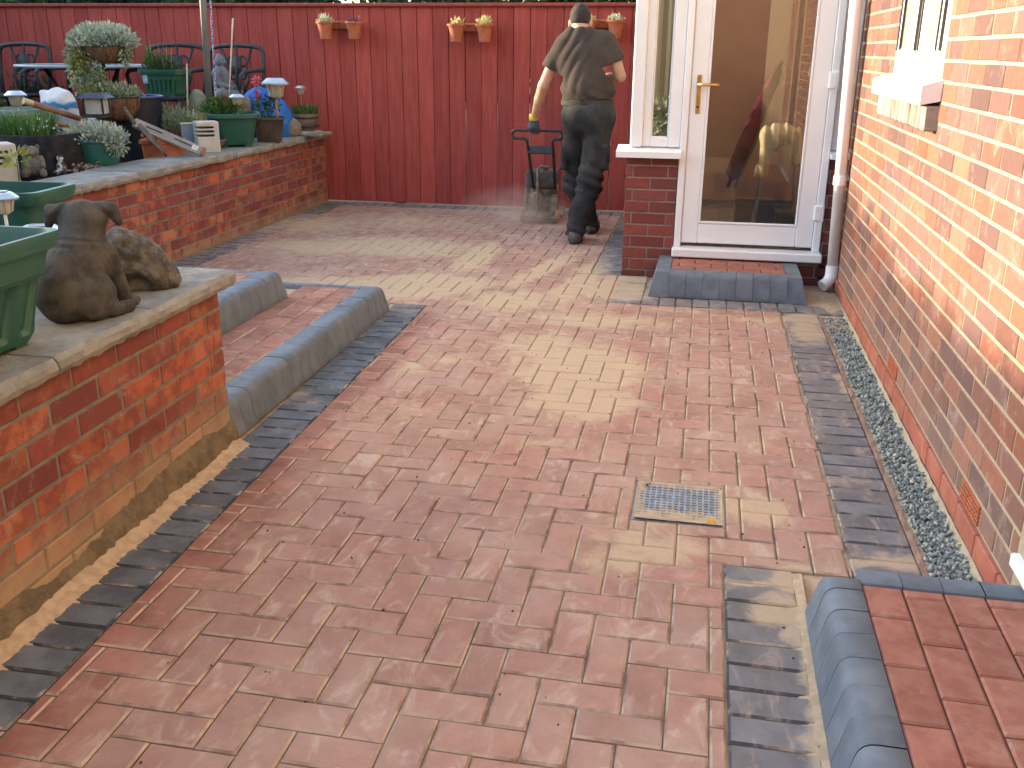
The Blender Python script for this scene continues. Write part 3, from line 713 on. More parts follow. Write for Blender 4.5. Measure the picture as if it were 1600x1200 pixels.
def tread(parent, x0, x1, y0, y1, z, along='y', m=None, bl=.2, bw=.1, off=0.0, skew=None, name='paving_block'):
    nrow = max(1, round((x1-x0)/bw if along == 'y' else (y1-y0)/bw))
    for r_ in range(nrow):
        a = (x0 if along == 'y' else y0)+((x1-x0) if along == 'y' else (y1-y0))/nrow*r_; b = a+((x1-x0) if along == 'y' else (y1-y0))/nrow
        lo, hi = (y0, y1) if along == 'y' else (x0, x1); u = lo-((r_ % 2)*bl/2+off) % bl
        while u < hi-.01:
            s, e = max(u, lo), min(u+bl, hi); u += bl
            if e-s < .02: continue
            poly = [(a, s), (b, s), (b, e), (a, e)] if along == 'y' else [(s, a), (e, a), (e, b), (s, b)]
            if skew: poly = [(x+skew*(y-y0), y) for x, y in poly]
            c = (sum(q[0] for q in poly)/4, sum(q[1] for q in poly)/4); mb = block_mb([(x-c[0], y-c[1]) for x, y in poly])
            if mb is None: continue
            me = mb.mesh(name); me.materials.append(m or m_stepred); me.materials.append(m_edge_r if m is m_steplft else (m or m_stepred)); me.polygons.foreach_set('material_index', mb.mi); inst(name, me, parent, (c[0], c[1], z+random.uniform(-.0012, .0012)), (random.gauss(0, .004), random.gauss(0, .004), 0))
# lowest left step
s1 = thing('garden_step', 'lowest garden step, dull red blocks edged with long charcoal splayed kerb', 'step', (-1.9, 4.1, 0), group=None)
dk = (-.0150, 1.0)
kerb(s1, (-1.692, 3.13), dk, 20, .0996, .148, (1, 0), 0, 1)
kerb(s1, (-1.86, 5.125), (-1, 0), 14, .1, .148, (0, 1), 0, 0, wid=.10)
obj('core', MB().box((-2.30, 4.05, .060), (.92, 1.93, .125)), m_sand, s1)
tread(s1, -2.175, -1.832, 3.12, 5.02, .147, 'y', m_steplft, off=.06, skew=-.0135)
s2 = thing('garden_step', 'middle garden step with charcoal kerb, one rise above the lowest', 'step', (-2.5, 4.0, .148))
kerb(s2, (-2.170, 3.13), (-.0, 1.0), 16, .1006, .148, (1, 0), .148, 1)
kerb(s2, (-2.30, 4.740), (-1, 0), 9, .1, .148, (0, 1), .148, 0, wid=.10)
obj('core', MB().box((-2.85, 3.90, .14), (1.06, 1.60, .27)), m_sand, s2)
tread(s2, -2.90, -2.308, 3.12, 4.64, .295, 'y', m_steplft, off=.11)
s3 = thing('garden_step', 'top garden step with charcoal kerb, partly hidden behind the stone ornament', 'step', (-3.2, 4.0, .295))
kerb(s3, (-2.855, 3.13), (0, 1.0), 16, .1006, .128, (1, 0), .295, 1)
obj('core', MB().box((-3.40, 3.91, .20), (.86, 1.62, .41)), m_sand, s3)
tread(s3, -3.60, -2.99, 3.12, 4.70, .421, 'y', m_steplft, off=.02)
# porch step
s4 = thing('door_step', 'porch door step of clean red blocks with splayed charcoal kerb', 'step', (.2, 6.0, 0))
kerb(s4, (-.150, 5.795), (1, 0), 7, .1005, .150, (0, -1), 0, 0)
for sx, px_ in ((-1, -.275), (1, .675)):
    m = MB(); hx = .125
    b0 = [(px_, 5.79), (px_-sx*hx, 5.79), (px_-sx*hx, 6.335), (px_, 6.335)]
    t0 = [(px_-sx*.040, 5.835), (px_-sx*hx, 5.835), (px_-sx*hx, 6.335), (px_-sx*.040, 6.335)]
    mid = [(px_-sx*.010, 5.80), (px_-sx*hx, 5.80), (px_-sx*hx, 6.335), (px_-sx*.010, 6.335)]
    vs = [(x, y, 0) for x, y in b0]+[(x, y, .03) for x, y in mid]+[(x, y, .15) for x, y in t0]
    m.add(vs, [(i, (i+1) % 4, 4+(i+1) % 4, 4+i) for i in range(4)]+[(4+i, 4+(i+1) % 4, 8+(i+1) % 4, 8+i) for i in range(4)]+[(8, 9, 10, 11)])
    obj('kerb_block', m, m_kerb, s4, auto=35)
obj('core', MB().box((.2, 6.12, .06), (.72, .42, .14)), m_sand, s4)
tread(s4, -.15, .553, 5.932, 6.335, .148, 'x', m_stepred, off=.05)
# near house step
s5 = thing('door_step', 'large near door step of bright red blocks, splayed charcoal kerb along two sides', 'step', (.6, 1.8, 0))
kerb(s5, (.357, .66), (0, 1), 17, .0985, .150, (-1, 0), 0, 1, wid=.118)
kerb(s5, (.478, 2.392), (1, 0), 4, .099, .150, (0, 1), 0, 0, wid=.118)
obj('core', MB().box((.68, 1.46, .06), (.405, 1.62, .15)), m_sand, s5)
tread(s5, .476, .872, .66, 2.272, .147, 'y', m_stepred, off=.13)
# ---- manhole cover
mh = thing('manhole_cover', 'square steel chequer-plate manhole cover half buried in sand', 'manhole cover', (MH[0], MH[1], 0))
obj('tray', MB().box((MH[0], MH[1], -.018), (.296, .296, .030)), m_steel, mh)
fr = MB(); hw = .146
for a, b, sx, sy in ((0, hw, .296, .005), (0, -hw, .296, .005), (hw, 0, .005, .287), (-hw, 0, .005, .287)): fr.box((MH[0]+a, MH[1]+b, -.013), (sx, sy, .016))
obj('frame', fr, m_steel, mh)
tp = MB()
for i in range(14):
    for j in range(14):
        tp.box((MH[0]-.128+.0197*i, MH[1]-.128+.0197*j, -.002), (.013, .0055, .005), Matrix.Rotation(rad(90 if (i+j) % 2 else 0)*0+rad(8), 3, 'Z'))
o = obj('tread_bars', tp, m_steel, mh); o['kind'] = 'stuff'
def f4(u, v):
    x, y = MH[0]-.143+.286*u, MH[1]-.143+.286*v
    e = min(u/.14+.15, (1-u)/.10+.1, v/.42, (1-v)/.16+.1); e += .5*math.sin(u*19+1)*math.sin(v*13)*.3
    return (x, y, .0025-.0065*max(0, min(1, e*1.1))+random.uniform(-.0008, .0008))
m = MB(); vs = [f4(i/40, j/40) for j in range(41) for i in range(41)]
m.add(vs, [(j*41+i, j*41+i+1, (j+1)*41+i+1, (j+1)*41+i) for j in range(40) for i in range(40)])
o = obj('sand_fill', m, m_sand, mh, smooth=True); o['kind'] = 'stuff'
yb = MB(); c = G(1110, 817); 
yb.add([(c[0]-.014, c[1]-.007, .003), (c[0]+.012, c[1]-.009, .003), (c[0]+.015, c[1]+.004, .004), (c[0]-.012, c[1]+.006, .003), (c[0]-.008, c[1]-.003, .011), (c[0]+.008, c[1]-.002, .013)], [(0, 1, 5, 4), (1, 2, 5), (2, 3, 4, 5), (3, 0, 4), (0, 3, 2, 1)])
dbp = np.stack([rng.uniform(-1.3, .5, 150), rng.uniform(1.2, 6.5, 150), np.full(150, .002)], 1)
setp(obj('grit', pebbles(dbp, .0018, .0042), mat('dark_grit', (.05, .04, .035), (.09, .07, .06), .9)), 'scattered crumbs of dark grit on the paving', 'grit', kind='stuff')
setp(obj('scrap', yb, m_yellow), 'small bent yellow plastic scrap lying on the manhole cover', 'scrap')
# ================================================================== fence
fe = thing('garden_fence', 'tall red-stained vertical board fence with a capping rail across the back of the patio', 'fence', (-2.5, FY, 0))
bcache = {}
k = 0; x = -3.722-.1515*34
while x < .86:
    low = .50 if x < -4.2 else .012
    h = 1.795-low+random.uniform(-.004, .004); wv = .1478+random.uniform(-.001, .001); dp = random.uniform(0, .006)
    m = MB(); n = 10; vs = []
    cup = random.uniform(-.003, .003); bow = random.uniform(-.004, .004)
    for j in range(n+1):
        z = low+h*j/n; bx_ = bow*math.sin(math.pi*j/n)
        for q in (0, .004, wv/2, wv-.004, wv): vs.append((x+q+bx_*.4, FY+.002+dp+(.005 if q in (0, wv) else (cup if q == wv/2 else 0))+bx_, z))
        vs += [(x+wv+bx_*.4, FY+.022+dp, z), (x+bx_*.4, FY+.022+dp, z)]
    m.add(vs, [(j*7+a, j*7+(a+1) % 7, (j+1)*7+(a+1) % 7, (j+1)*7+a) for j in range(n) for a in range(7)]+[tuple(range(7)), tuple(range(n*7, n*7+7))])
    obj('board', m, m_fence, fe); x += .1515; k += 1
obj('capping_rail', MB().box((-4.0, FY+.01, 1.808), (9.8, .075, .030), ch=.005), m_fence, fe)
for zz in (.35, 1.0, 1.6): obj('rail', MB().box((-4.0, FY+.058, zz), (9.8, .05, .075)), m_fence, fe)
for xx in (-8.3, -6.5, -4.7, -2.9, -1.1): obj('post', MB().box((xx, FY+.13, .86), (.09, .09, 1.9)), m_fence, fe)
# ================================================================== trees beyond the fence; unseen greenery added at left to block the sun
m_leafd = mat('leaf_dark', (.020, .040, .018), (.050, .085, .030), .7, 3, rnd=.35, trans=.25)
m_leafm = mat('leaf_mid', (.05, .095, .03), (.09, .14, .045), .7, 4, rnd=.35, trans=.3)
m_bark = mat('bark', (.09, .065, .045), (.14, .11, .08), .95, 20, bump=.6, bs=60)
def tree(label, x, y, h, r, m, n=9000, seed=0):
    r = r*1.25
    t = thing('tree', label, 'tree', (x, y, -.1), group=None)
    tr = MB(); tr.tube([(x, y, -.15), (x+.05, y, h*.3), (x-.04, y+.05, h*.6), (x, y, h*.9)], [.11, .09, .06, .02], 9)
    for a in range(7):
        an_ = a*2.4; z0 = h*(.25+.09*a); tr.tube([(x, y, z0), (x+math.cos(an_)*r*.4, y+math.sin(an_)*r*.4, z0+.35), (x+math.cos(an_)*r*.8, y+math.sin(an_)*r*.8, z0+.5)], [.045, .03, .01], 6)
    obj('trunk', tr, m_bark, t, smooth=True)
    P = []; D = []
    for c in range(26):
        u = rng.normal(size=3); u /= np.linalg.norm(u); cc = np.array([x, y, h*.58])+u*np.array([r*.75, r*.75, h*.40])*rng.uniform(.4, 1)
        p, d = dome_pts(n//26, cc, np.array([.45, .45, .36])*rng.uniform(.7, 1.2)*r, .35, -1); P.append(p); D.append(d+rng.normal(0, .5, d.shape))
    o = obj('crown', leaves('crown', np.concatenate(P), np.concatenate(D), .10, .06), m, t); o['kind'] = 'stuff'
tree('dark evergreen tree beyond the fence behind the metal chairs', -7.6, 11.2, 3.0, 1.0, m_leafd)
tree('dark bushy tree beyond the fence behind the grey pole', -5.4, 11.4, 2.9, 1.1, m_leafd)
tree('dark green tree beyond the fence above the paired terracotta pots with the purple plant', -3.3, 11.2, 2.9, 1.1, m_leafd)
tree('mid green tree beyond the fence above the middle of the boards', -1.6, 11.5, 3.0, 1.1, m_leafm)
tree('mid green tree beyond the fence behind the workman', .2, 11.3, 3.1, 1.1, m_leafm)
hd = thing('shade_hedge', 'unseen evergreen row added at the left to shade the lower house wall', 'shade_hedge', (-10.2, 4, 0))
HT = 2.93
cm = MB(); vs = []; ny_ = 110
for j in range(ny_+1):
    y = -9+30*j/ny_; t_ = HT-.16+.05*math.sin(y*2.1)+.03*math.sin(y*5.3+1)
    vs += [(-9.85, y, -.2), (-9.8+.03*math.sin(y*7), y, t_*.6), (-9.9, y, t_), (-10.6, y, t_), (-10.7, y, -.2)]
cm.add(vs, [(j*5+a, j*5+a+1, (j+1)*5+a+1, (j+1)*5+a) for j in range(ny_) for a in range(4)])
obj('shade_core', cm, mat('hedge_inner', (.02, .035, .015), (.03, .05, .02), .95, 6), hd)  # solid core, added so the row throws an unbroken shadow
n = 26000
P = np.stack([-10.25+rng.uniform(-.5, .5, n), rng.uniform(-9, 21, n), np.zeros(n)], 1)
top = HT-.14+.05*np.sin(P[:, 1]*2.1)+.03*np.sin(P[:, 1]*5.3+1)
side = rng.random(n) < .5; P[:, 2] = np.where(side, rng.uniform(.1, 1, n)*top, top+rng.uniform(-.05, .07, n)); P[:, 0] = np.where(side, -9.80+rng.uniform(-.04, .08, n), P[:, 0])
o = obj('foliage', leaves('foliage', P, rng.normal(size=(n, 3))+np.where(side[:, None], [1.2, 0, .3], [0, 0, 1.2]), .09, .05), m_leafd, hd); o['kind'] = 'stuff'
# unseen house added behind the camera to darken the reflection in the porch glass
nh = thing('reflection_house', 'unseen brick house added behind the camera to darken the porch door reflection', 'house', (-3, -9, -.1))
obj('wall', MB().box((-3, -12, 2.4), (14, 5.8, 5.2)), m_far_brick, nh)
obj('roof', MB().add([(-10.4, -8.8, 4.95), (4.4, -8.8, 4.95), (4.4, -15.2, 4.95), (-10.4, -15.2, 4.95), (-10.4, -12, 7.2), (4.4, -12, 7.2)], [(0, 1, 5, 4), (2, 3, 4, 5), (0, 4, 3), (1, 2, 5), (0, 3, 2, 1)]), MATS['roof_tile'], nh)
for xx, zz in ((-7.5, 3.4), (-3.2, 3.4), (3.0, 3.4), (-7.5, 1.0), (3.0, 1.0)):
    wd0 = obj('window', MB().box((xx, -9.08, zz), (1.5, .06, 1.15), ch=.01), m_upvc, nh); obj('pane', MB().box((xx, -9.045, zz), (1.3, .02, .95)), m_rubber, wd0)
# ================================================================== porch
po = thing('porch', 'white framed glazed porch on a dark red brick plinth against the house wall', 'porch', (.2, 6.35, 0))
PYF = 6.35; PB = 8.25
core = MB()
core.box((-.317, PYF+.118, .375), (.318, .22, .81)); core.box((.37, PYF+.118, .05), (1.03, .22, .17)); core.box((.833, PYF+.118, .42), (.098, .22, .80))
core.box((-.352, (PYF+PB)/2+.11, .375), (.24, PB-PYF-.23, .81)); core.box((.2, PB-.05, 1.1), (1.36, .10, 2.3))
obj('mortar_core', core, m_mort_p, po)
PP = .0762
sp = courses(0, .331, -.034, PP, 11, off0=.062); sp = [s for s in sp]
bricks(po, (-.485, PYF, 0), 0, sp, .0655, m_pb, 'porch', D=.06)
bricks(po, (-.147, PYF, 0), 0, courses(0, 1.03, -.034, PP, 2, off0=.10)+courses(.93, 1.03, -.034+2*PP, PP, 9, off0=.1), .0655, m_pb, 'porch', D=.06)
bricks(po, (-.487, PB, 0), -math.pi/2, courses(0, PB-PYF-.07, -.034, PP, 11), .0655, m_pb, 'porch', D=.06)
def fr_box(name, x0, x1, z0, z1, y, d, parent=po, ch=.006, m=None): return obj(name, MB().box(((x0+x1)/2, y+d/2, (z0+z1)/2), (x1-x0, d, z1-z0), ch=ch), m or m_upvc, parent)
# sill of the side light
slm = MB().add([(-.548, 6.262, .785), (-.138, 6.262, .785), (-.138, 6.262, .822), (-.548, 6.262, .822), (-.548, 6.42, .785), (-.138, 6.42, .785), (-.138, 6.42, .852), (-.548, 6.42, .852)], [(0, 1, 2, 3), (3, 2, 6, 7), (1, 5, 6, 2), (0, 3, 7, 4), (0, 4, 5, 1), (4, 7, 6, 5)])
obj('sill', slm, m_upvc, po)
slm = MB().add([(.775, 6.27, .805), (.884, 6.27, .805), (.884, 6.27, .832), (.775, 6.27, .832), (.775, 6.42, .805), (.884, 6.42, .805), (.884, 6.42, .856), (.775, 6.42, .856)], [(0, 1, 2, 3), (3, 2, 6, 7), (1, 5, 6, 2), (0, 3, 7, 4), (0, 4, 5, 1)])
obj('sill', slm, m_upvc, po)
fr_box('corner_post', -.468, -.392, .845, 2.28, PYF-.015, .085)
sidef = fr_box('side_light_frame', -.3935, -.341, .847, 2.28, PYF+.006, .06)
fr_box('mullion', -.225, -.149, .847, 2.28, PYF-.004, .075)
fr_box('rail', -.342, -.224, .847, .905, PYF+.005, .06, sidef)
fr_box('bead', -.344, -.332, .90, 2.2, PYF+.0145, .03, sidef); fr_box('bead', -.236, -.2235, .90, 2.2, PYF+.0145, .03, sidef); fr_box('bead', -.333, -.235, .90, .913, PYF+.0155, .03, sidef)
obj('pane', MB().box((-.284, PYF+.035, 1.56), (.114, .006, 1.32)), m_glass, sidef)
# door frame and leaf
dfm = MB()
dfm.box((-.128, PYF+.02, 1.24), (.042, .08, 2.05), ch=.005); dfm.box((.752, PYF+.02, 1.24), (.048, .08, 2.05), ch=.005); dfm.box((.31, PYF+.02, 2.25), (.94, .08, .06), ch=.005)
df = obj('door_frame', dfm, m_upvc, po)
fr_box('jamb_panel', .776, .884, .85, 2.28, PYF+.01, .05)
obj('threshold', MB().box((.315, PYF-.03, .187), (.945, .14, .055), ch=.006), m_upvc, po)
lm = MB(); Yd = PYF-.008
lm.box((-.053, Yd+.03, 1.22), (.104, .06, 1.96), ch=.006); lm.box((.674, Yd+.03, 1.22), (.104, .06, 1.96), ch=.006); lm.box((.3105, Yd+.031, .305), (.624, .058, .128), ch=.006); lm.box((.3105, Yd+.031, 2.145), (.624, .058, .11), ch=.006)
leaf = obj('door', lm, m_upvc, po)
bd = MB()
for (a, b, c_, d_) in ((.0055, 1.22, .014, 1.70), (.6155, 1.22, .014, 1.70), (.3105, .378, .596, .014), (.3105, 2.08, .596, .014)): bd.box((a, Yd+.006, b), (c_, .018, d_), ch=.004)
obj('glazing_bead', bd, m_upvc, leaf)
obj('pane', MB().box((.3105, Yd+.03, 1.23), (.60, .006, 1.70)), m_glass, leaf)
hp = MB().box((-.055, Yd-.005, 1.175), (.028, .012, .235), ch=.004); hpl = obj('handle_plate', hp, m_brass, leaf)
hm = MB(); hm.cone((-.055, Yd-.008, 1.235), (-.055, Yd-.05, 1.235), .009, .009, 10); hm.tube([(-.055, Yd-.048, 1.235), (-.02, Yd-.052, 1.235), (.03, Yd-.050, 1.234), (.066, Yd-.044, 1.233)], [.011, .010, .009, .010], 10)
obj('lever', hm, m_brass, hpl, smooth=True)
obj('keyhole', MB().cone((-.055, Yd-.010, 1.10), (-.055, Yd-.014, 1.10), .008, .008, 10), m_black, hpl)
for zz in (1.27, .465):
    hg = MB().box((.741, Yd-.012, zz), (.052, .03, .10), ch=.008); hg.cone((.768, Yd-.014, zz-.052), (.768, Yd-.014, zz+.052), .012, .012, 10)
    obj('hinge', hg, m_upvc, leaf)
# side and back glazing, roof, floor
sg = MB()
for yy in (PYF+.11, (PYF+PB)/2, PB-.14): sg.box((-.43, yy, 1.56), (.06, .07, 1.43), ch=.006)
sg.box((-.43, (PYF+PB)/2, .885), (.058, PB-PYF-.25, .07), ch=.006); sg.box((-.43, (PYF+PB)/2, 2.24), (.058, PB-PYF-.25, .07), ch=.006)
sgo = obj('side_window_frame', sg, m_upvc, po); obj('pane', MB().box((-.43, (PYF+PB)/2, 1.56), (.006, PB-PYF-.3, 1.3)), m_glass, sgo)
obj('roof', MB().add([(-.62, 6.2, 2.30), (HX, 6.2, 2.60), (HX, PB+.1, 2.60), (-.62, PB+.1, 2.30), (-.62, 6.2, 2.36), (HX, 6.2, 2.66), (HX, PB+.1, 2.66), (-.62, PB+.1, 2.36)], [(0, 1, 2, 3), (4, 7, 6, 5), (0, 4, 5, 1), (1, 5, 6, 2), (2, 6, 7, 3), (3, 7, 4, 0)]), mat('roof_sheet', (.55, .55, .52), (.6, .6, .57), .6, 4, trans=.9), po)
m_floor = mat('porch_tile', (.42, .34, .25), (.36, .28, .20), .55, 10, rnd=.1)
flo = obj('floor', MB().box((.2, (PYF+PB)/2+.1, .1), (1.34, PB-PYF-.2, .18)), m_mort_p, po)
for i in range(5):
    for j in range(7): obj('floor_tile', MB().box((-.22+.2525*i, PYF+.345+.2525*j, .197), (.246, .246, .012), ch=.002), m_floor, flo)
obj('plaster', MB().box((.2, PB-.11, 1.27), (1.36, .012, 2.0)), mat('plaster_pink', (.62, .36, .28), (.56, .32, .25), .9, 3), po)
bwf = MB()
for xx in (-.40, -.33, -.20, -.06): bwf.box((xx, PB-.125, 1.55), (.03, .03, 1.4), ch=.004)
obj('back_window_frame', bwf, m_upvc, po)
obj('back_window_blind', MB().box((-.24, PB-.118, 1.55), (.33, .004, 1.38)), mat('blind_cream', (.60, .55, .40), (.42, .45, .30), .8, 5, stretch=(14, 1, .3)), po)
# what stands in the porch
hp_ = thing('house_plant', 'silvery white leaved pot plant inside the narrow porch window', 'plant', (-.29, 6.56, .79))
pb = MB(); pb.lathe([(.045, 0), (.058, .085), (.062, .09), (.052, .09), (.001, .08)], (-.29, 6.56, .79), 20); obj('pot', pb, mat('white_glaze', (.7, .7, .68), (.66, .66, .64), .3), hp_, auto=40)
p, d = dome_pts(220, (-.29, 6.56, .97), (.075, .08, .17), .2, -.9); o = obj('leaves', leaves('leaves', p, d+[0, 0, .4], .06, .035), mat('white_leaf', (.62, .64, .58), (.45, .5, .4), .6, 9, rnd=.3, trans=.2), hp_); o['kind'] = 'stuff'
ps = thing('parasol', 'folded dark crimson parasol leaning inside the glazed porch', 'parasol', (.28, 7.7, .2))
a0 = Vector(PY(1137, 292, 7.5)); a1 = Vector(PY(1222, 95, 7.95)); a0.z = max(a0.z, .225)
dv = a1-a0; pm = MB(); pm.tube([a0+dv*t for t in (-.0, .06, .10, .35, .7, .92, .95, 1.0)], [.014, .014, .060, .066, .058, .034, .02, .012], 14)
obj('cover', pm, mat('crimson_cloth', (.16, .016, .026), (.10, .012, .02), .85, 9, bump=.6, bs=25, bdist=.01), ps, smooth=True)
pm = MB(); pm.tube([a0+Vector((.05, -.03, .0)), a0+dv*.95+Vector((.05, -.03, 0))], .009, 8); obj('pole', pm, mat('varnished_wood', (.38, .21, .09), (.30, .16, .07), .5, 20), ps, smooth=True)
tw = thing('towel', 'cream towel draped over a low rack behind the porch door glass', 'towel', PY(1215, 290, 7.1))
tc = Vector(PY(1218, 240, 7.1))
def f_towel(P):
    q = P-np.array(tc); fold = .010*np.sin(q[:, 0]*75+q[:, 2]*9)+.006*np.sin(q[:, 0]*140+1)
    a = el(P, tc+Vector((-.01, 0, .12)), (.135, .09, .085)); b = rc(P, tc+Vector((-.085, -.02, .12)), tc+Vector((-.115, -.03, -.14)), .055, .040)
    c_ = rc(P, tc+Vector((.08, -.02, .13)), tc+Vector((.13, -.03, -.04)), .05, .045); d = el(P, tc+Vector((.03, -.01, .0)), (.05, .05, .06))
    e = smin(.04, a, b, c_); e = smax(.02, e, -d); return e+fold
obj('cloth', sdf(f_towel, tc-Vector((.24, .16, .24)), tc+Vector((.26, .16, .26)), .011), mat('towel_cream', (.66, .52, .36), (.58, .45, .30), .95, 30, bump=.5, bs=200), tw)
rk = MB()
for sx in (-.14, .16):
    rk.tube([(tc.x+sx, tc.y-.05, .205), (tc.x+sx*.6, tc.y, tc.z+.12), (tc.x+sx, tc.y+.22, .205)], .008, 8)
rk.tube([(tc.x-.1, tc.y, tc.z+.12), (tc.x+.12, tc.y, tc.z+.12)], .008, 8)
rko = thing('towel_rack', 'thin metal rack holding the cream towel inside the porch', 'rack', (tc.x, tc.y, .2)); obj('frame', rk, m_steel, rko)
bb = thing('crate', 'low black crate on the tiled porch floor under the towel', 'crate', (.38, 7.45, .203))
c0 = PY(1190, 300, 7.4); bm_ = MB(); cx, cy, cz = c0[0]+.03, 7.45, .203
for (a, b, s1_, s2_) in ((0, -.13, .42, .012), (0, .13, .42, .012), (-.204, 0, .012, .248), (.204, 0, .012, .248)): bm_.box((cx+a, cy+b, cz+.085), (s1_, s2_, .15), ch=.003)
bm_.box((cx, cy, cz+.006), (.42, .27, .012)); obj('body', bm_, m_rubber, bb); obj('rim', MB().box((cx, cy-.14, cz+.155), (.44, .02, .02), ch=.004), m_rubber, bb)
bb = thing('shoe_box', 'dark brown box standing right of the black crate in the porch', 'box', (.62, 7.05, .203))
c0 = PY(1230, 325, 7.05); bm_ = MB().box((c0[0]+.03, 7.05, .203+.07), (.22, .2, .14), ch=.004); obj('body', bm_, mat('brown_card', (.045, .03, .025), (.06, .04, .03), .8), bb); obj('lid', MB().box((c0[0]+.03, 7.05, .203+.147), (.226, .206, .03), ch=.003), MATS['brown_card'], bb)
# ---- downpipe
dp_ = thing('downpipe', 'white plastic downpipe with bracket and angled shoe at the porch corner', 'downpipe', (.84, 6.22, 0))
yb_ = 6.20; top_ = Vector(PY(1337, -40, yb_)); bot_ = Vector(PY(1300, 425, yb_)); top_ = bot_+(top_-bot_)*1.6; top_.x = bot_.x+(top_.x-bot_.x)*.8
m_pipe = mat('pipe_white', (.80, .80, .79), (.77, .77, .76), .45, 5)
pm = MB(); pm.tube([bot_, top_], .034, 20); obj('pipe', pm, m_pipe, dp_, smooth=True)
jn = bot_+(top_-bot_)*((PY(1318, 280, yb_)[2]-bot_.z)/(top_.z-bot_.z))
pm = MB(); pm.tube([jn-Vector((0, 0, .035)), jn+Vector((0, 0, .02))], .040, 20); pm.box((jn.x+.035, jn.y+.01, jn.z), (.06, .02, .018)); obj('bracket', pm, m_pipe, dp_, auto=40)
pm = MB(); e0 = bot_+Vector((0, 0, .04)); pts = [e0, bot_, bot_+Vector((-.004, -.004, -.035)), bot_+Vector((-.022, -.018, -.065)), bot_+Vector((-.055, -.04, -.085))]
pm.tube(pts, [.040, .040, .039, .038, .038], 20); obj('shoe', pm, m_pipe, dp_, auto=50)
# ================================================================== paired pots on the fence
m_succ = mat('succulent', (.40, .48, .33), (.55, .60, .42), .6, 12, rnd=.25, trans=.2)
m_succ2 = mat('succulent_yellow', (.50, .52, .22), (.62, .62, .32), .6, 12, rnd=.25, trans=.2)
m_soilp = mat('pot_soil', (.05, .035, .025), (.08, .06, .04), .98, 40)
def wallpots(label, specs, xa, xb, z):
    t = thing('wall_planter', label, 'planter', (xa, FY, z), group=None)
    for (x, plant, mm) in specs:
        pb = MB(); pb.lathe([(.050, -.145), (.062, -.06), (.072, -.012), (.084, -.012), (.084, .006), (.076, .006), (.072, -.02), (.0, -.02)], (x, FY-.115, z), 20)
        pp = obj('pot', pb, m_terra, t, auto=40)
        if plant:
            p, d = dome_pts(plant, (x, FY-.115, z-.005), (.075, .075, .055 if plant < 120 else .065), .2, 0); o = obj('succulent', leaves('succulent', p, d+[0, 0, .7], .035, .018), mm, t); o['kind'] = 'stuff'
    br = MB().box(((xa+xb)/2, FY-.118, z+.004), (abs(xb-xa), .022, .016), ch=.003); br.box(((xa+xb)/2, FY-.012, z-.02), (abs(xb-xa)*.8, .02, .07), ch=.003); br.box(((xa+xb)/2, FY-.06, z-.002), (.03, .11, .012)); obj('bracket', br, m_terra, t)
wallpots('terracotta pot pair on the fence by the chairs, full pale succulent in one pot', [(PY(508, 38, FY-.115)[0], 130, m_succ), (PY(553, 38, FY-.115)[0], 25, mat('purple_plant', (.10, .05, .12), (.14, .08, .15), .7))], PY(508, 38, FY)[0], PY(553, 38, FY)[0], 1.655)
wallpots('terracotta pot pair on the fence with yellowish succulents in both pots', [(PY(713, 40, FY-.115)[0], 70, m_succ2), (PY(757, 42, FY-.115)[0], 120, m_succ2)], PY(713, 40, FY)[0], PY(757, 42, FY)[0], 1.637)
wallpots('terracotta pot pair on the fence half hidden behind the workman', [(PY(918, 35, FY-.115)[0], 60, m_succ2), (PY(962, 36, FY-.115)[0], 60, m_succ)], PY(918, 35, FY)[0], PY(962, 36, FY)[0], 1.672)
# ================================================================== workman
V3 = lambda *a: np.array(a, float)
Hc = PY(907, 31, 7.80); nk = PY(906, 45, 7.72); shL = PY(879, 68, 7.70); shR = PY(951, 63, 7.70)
elL = PY(849, 134, 7.70); wrL = PY(834, 186, 7.86); elR = PY(969, 119, 7.72); wrR = PY(926, 128, 8.0)
wa = PY(918, 156, 7.64); hpL = PY(901, 186, 7.65); hpR = PY(938, 186, 7.62)
knR = PY(921, 284, 7.54); anR = PY(899, 358, 7.40); knL = PY(899, 282, 7.82); anL = PY(923, 350, 7.87)
ch_ = (shL+shR)/2+V3(0, -.01, -.17)
m_skin = mat('skin', (.52, .30, .21), (.46, .25, .17), .6, 12, spec=.4)
m_hair = mat('hair_dark', (.025, .020, .018), (.05, .040, .034), .8, 60, bump=.8, bs=300)
m_shirt = mat('shirt_brown_grey', (.044, .033, .029), (.064, .049, .042), .95, 5, bump=.4, bs=300)
m_trous = mat('work_trousers', (.017, .018, .021), (.040, .039, .040), .92, 6, bump=.3, bs=250, over=bloom(.28, (.115, .105, .095), 5))
m_boot = mat('dusty_boot', (.075, .068, .06), (.15, .13, .105), .9, 14, bump=.4)
m_glove = mat('glove_blue_grey', (.055, .062, .10), (.09, .095, .13), .85, 25, bump=.4)
m_cuff = mat('glove_cuff', (.62, .58, .06), (.52, .50, .08), .9, 30)
man = thing('person', 'workman seen from behind in dark brown t-shirt and black work trousers, steering the plate compactor', 'person', (wa[0], 7.6, 0))
Rt = Matrix.Rotation(rad(-20), 3, 'X')
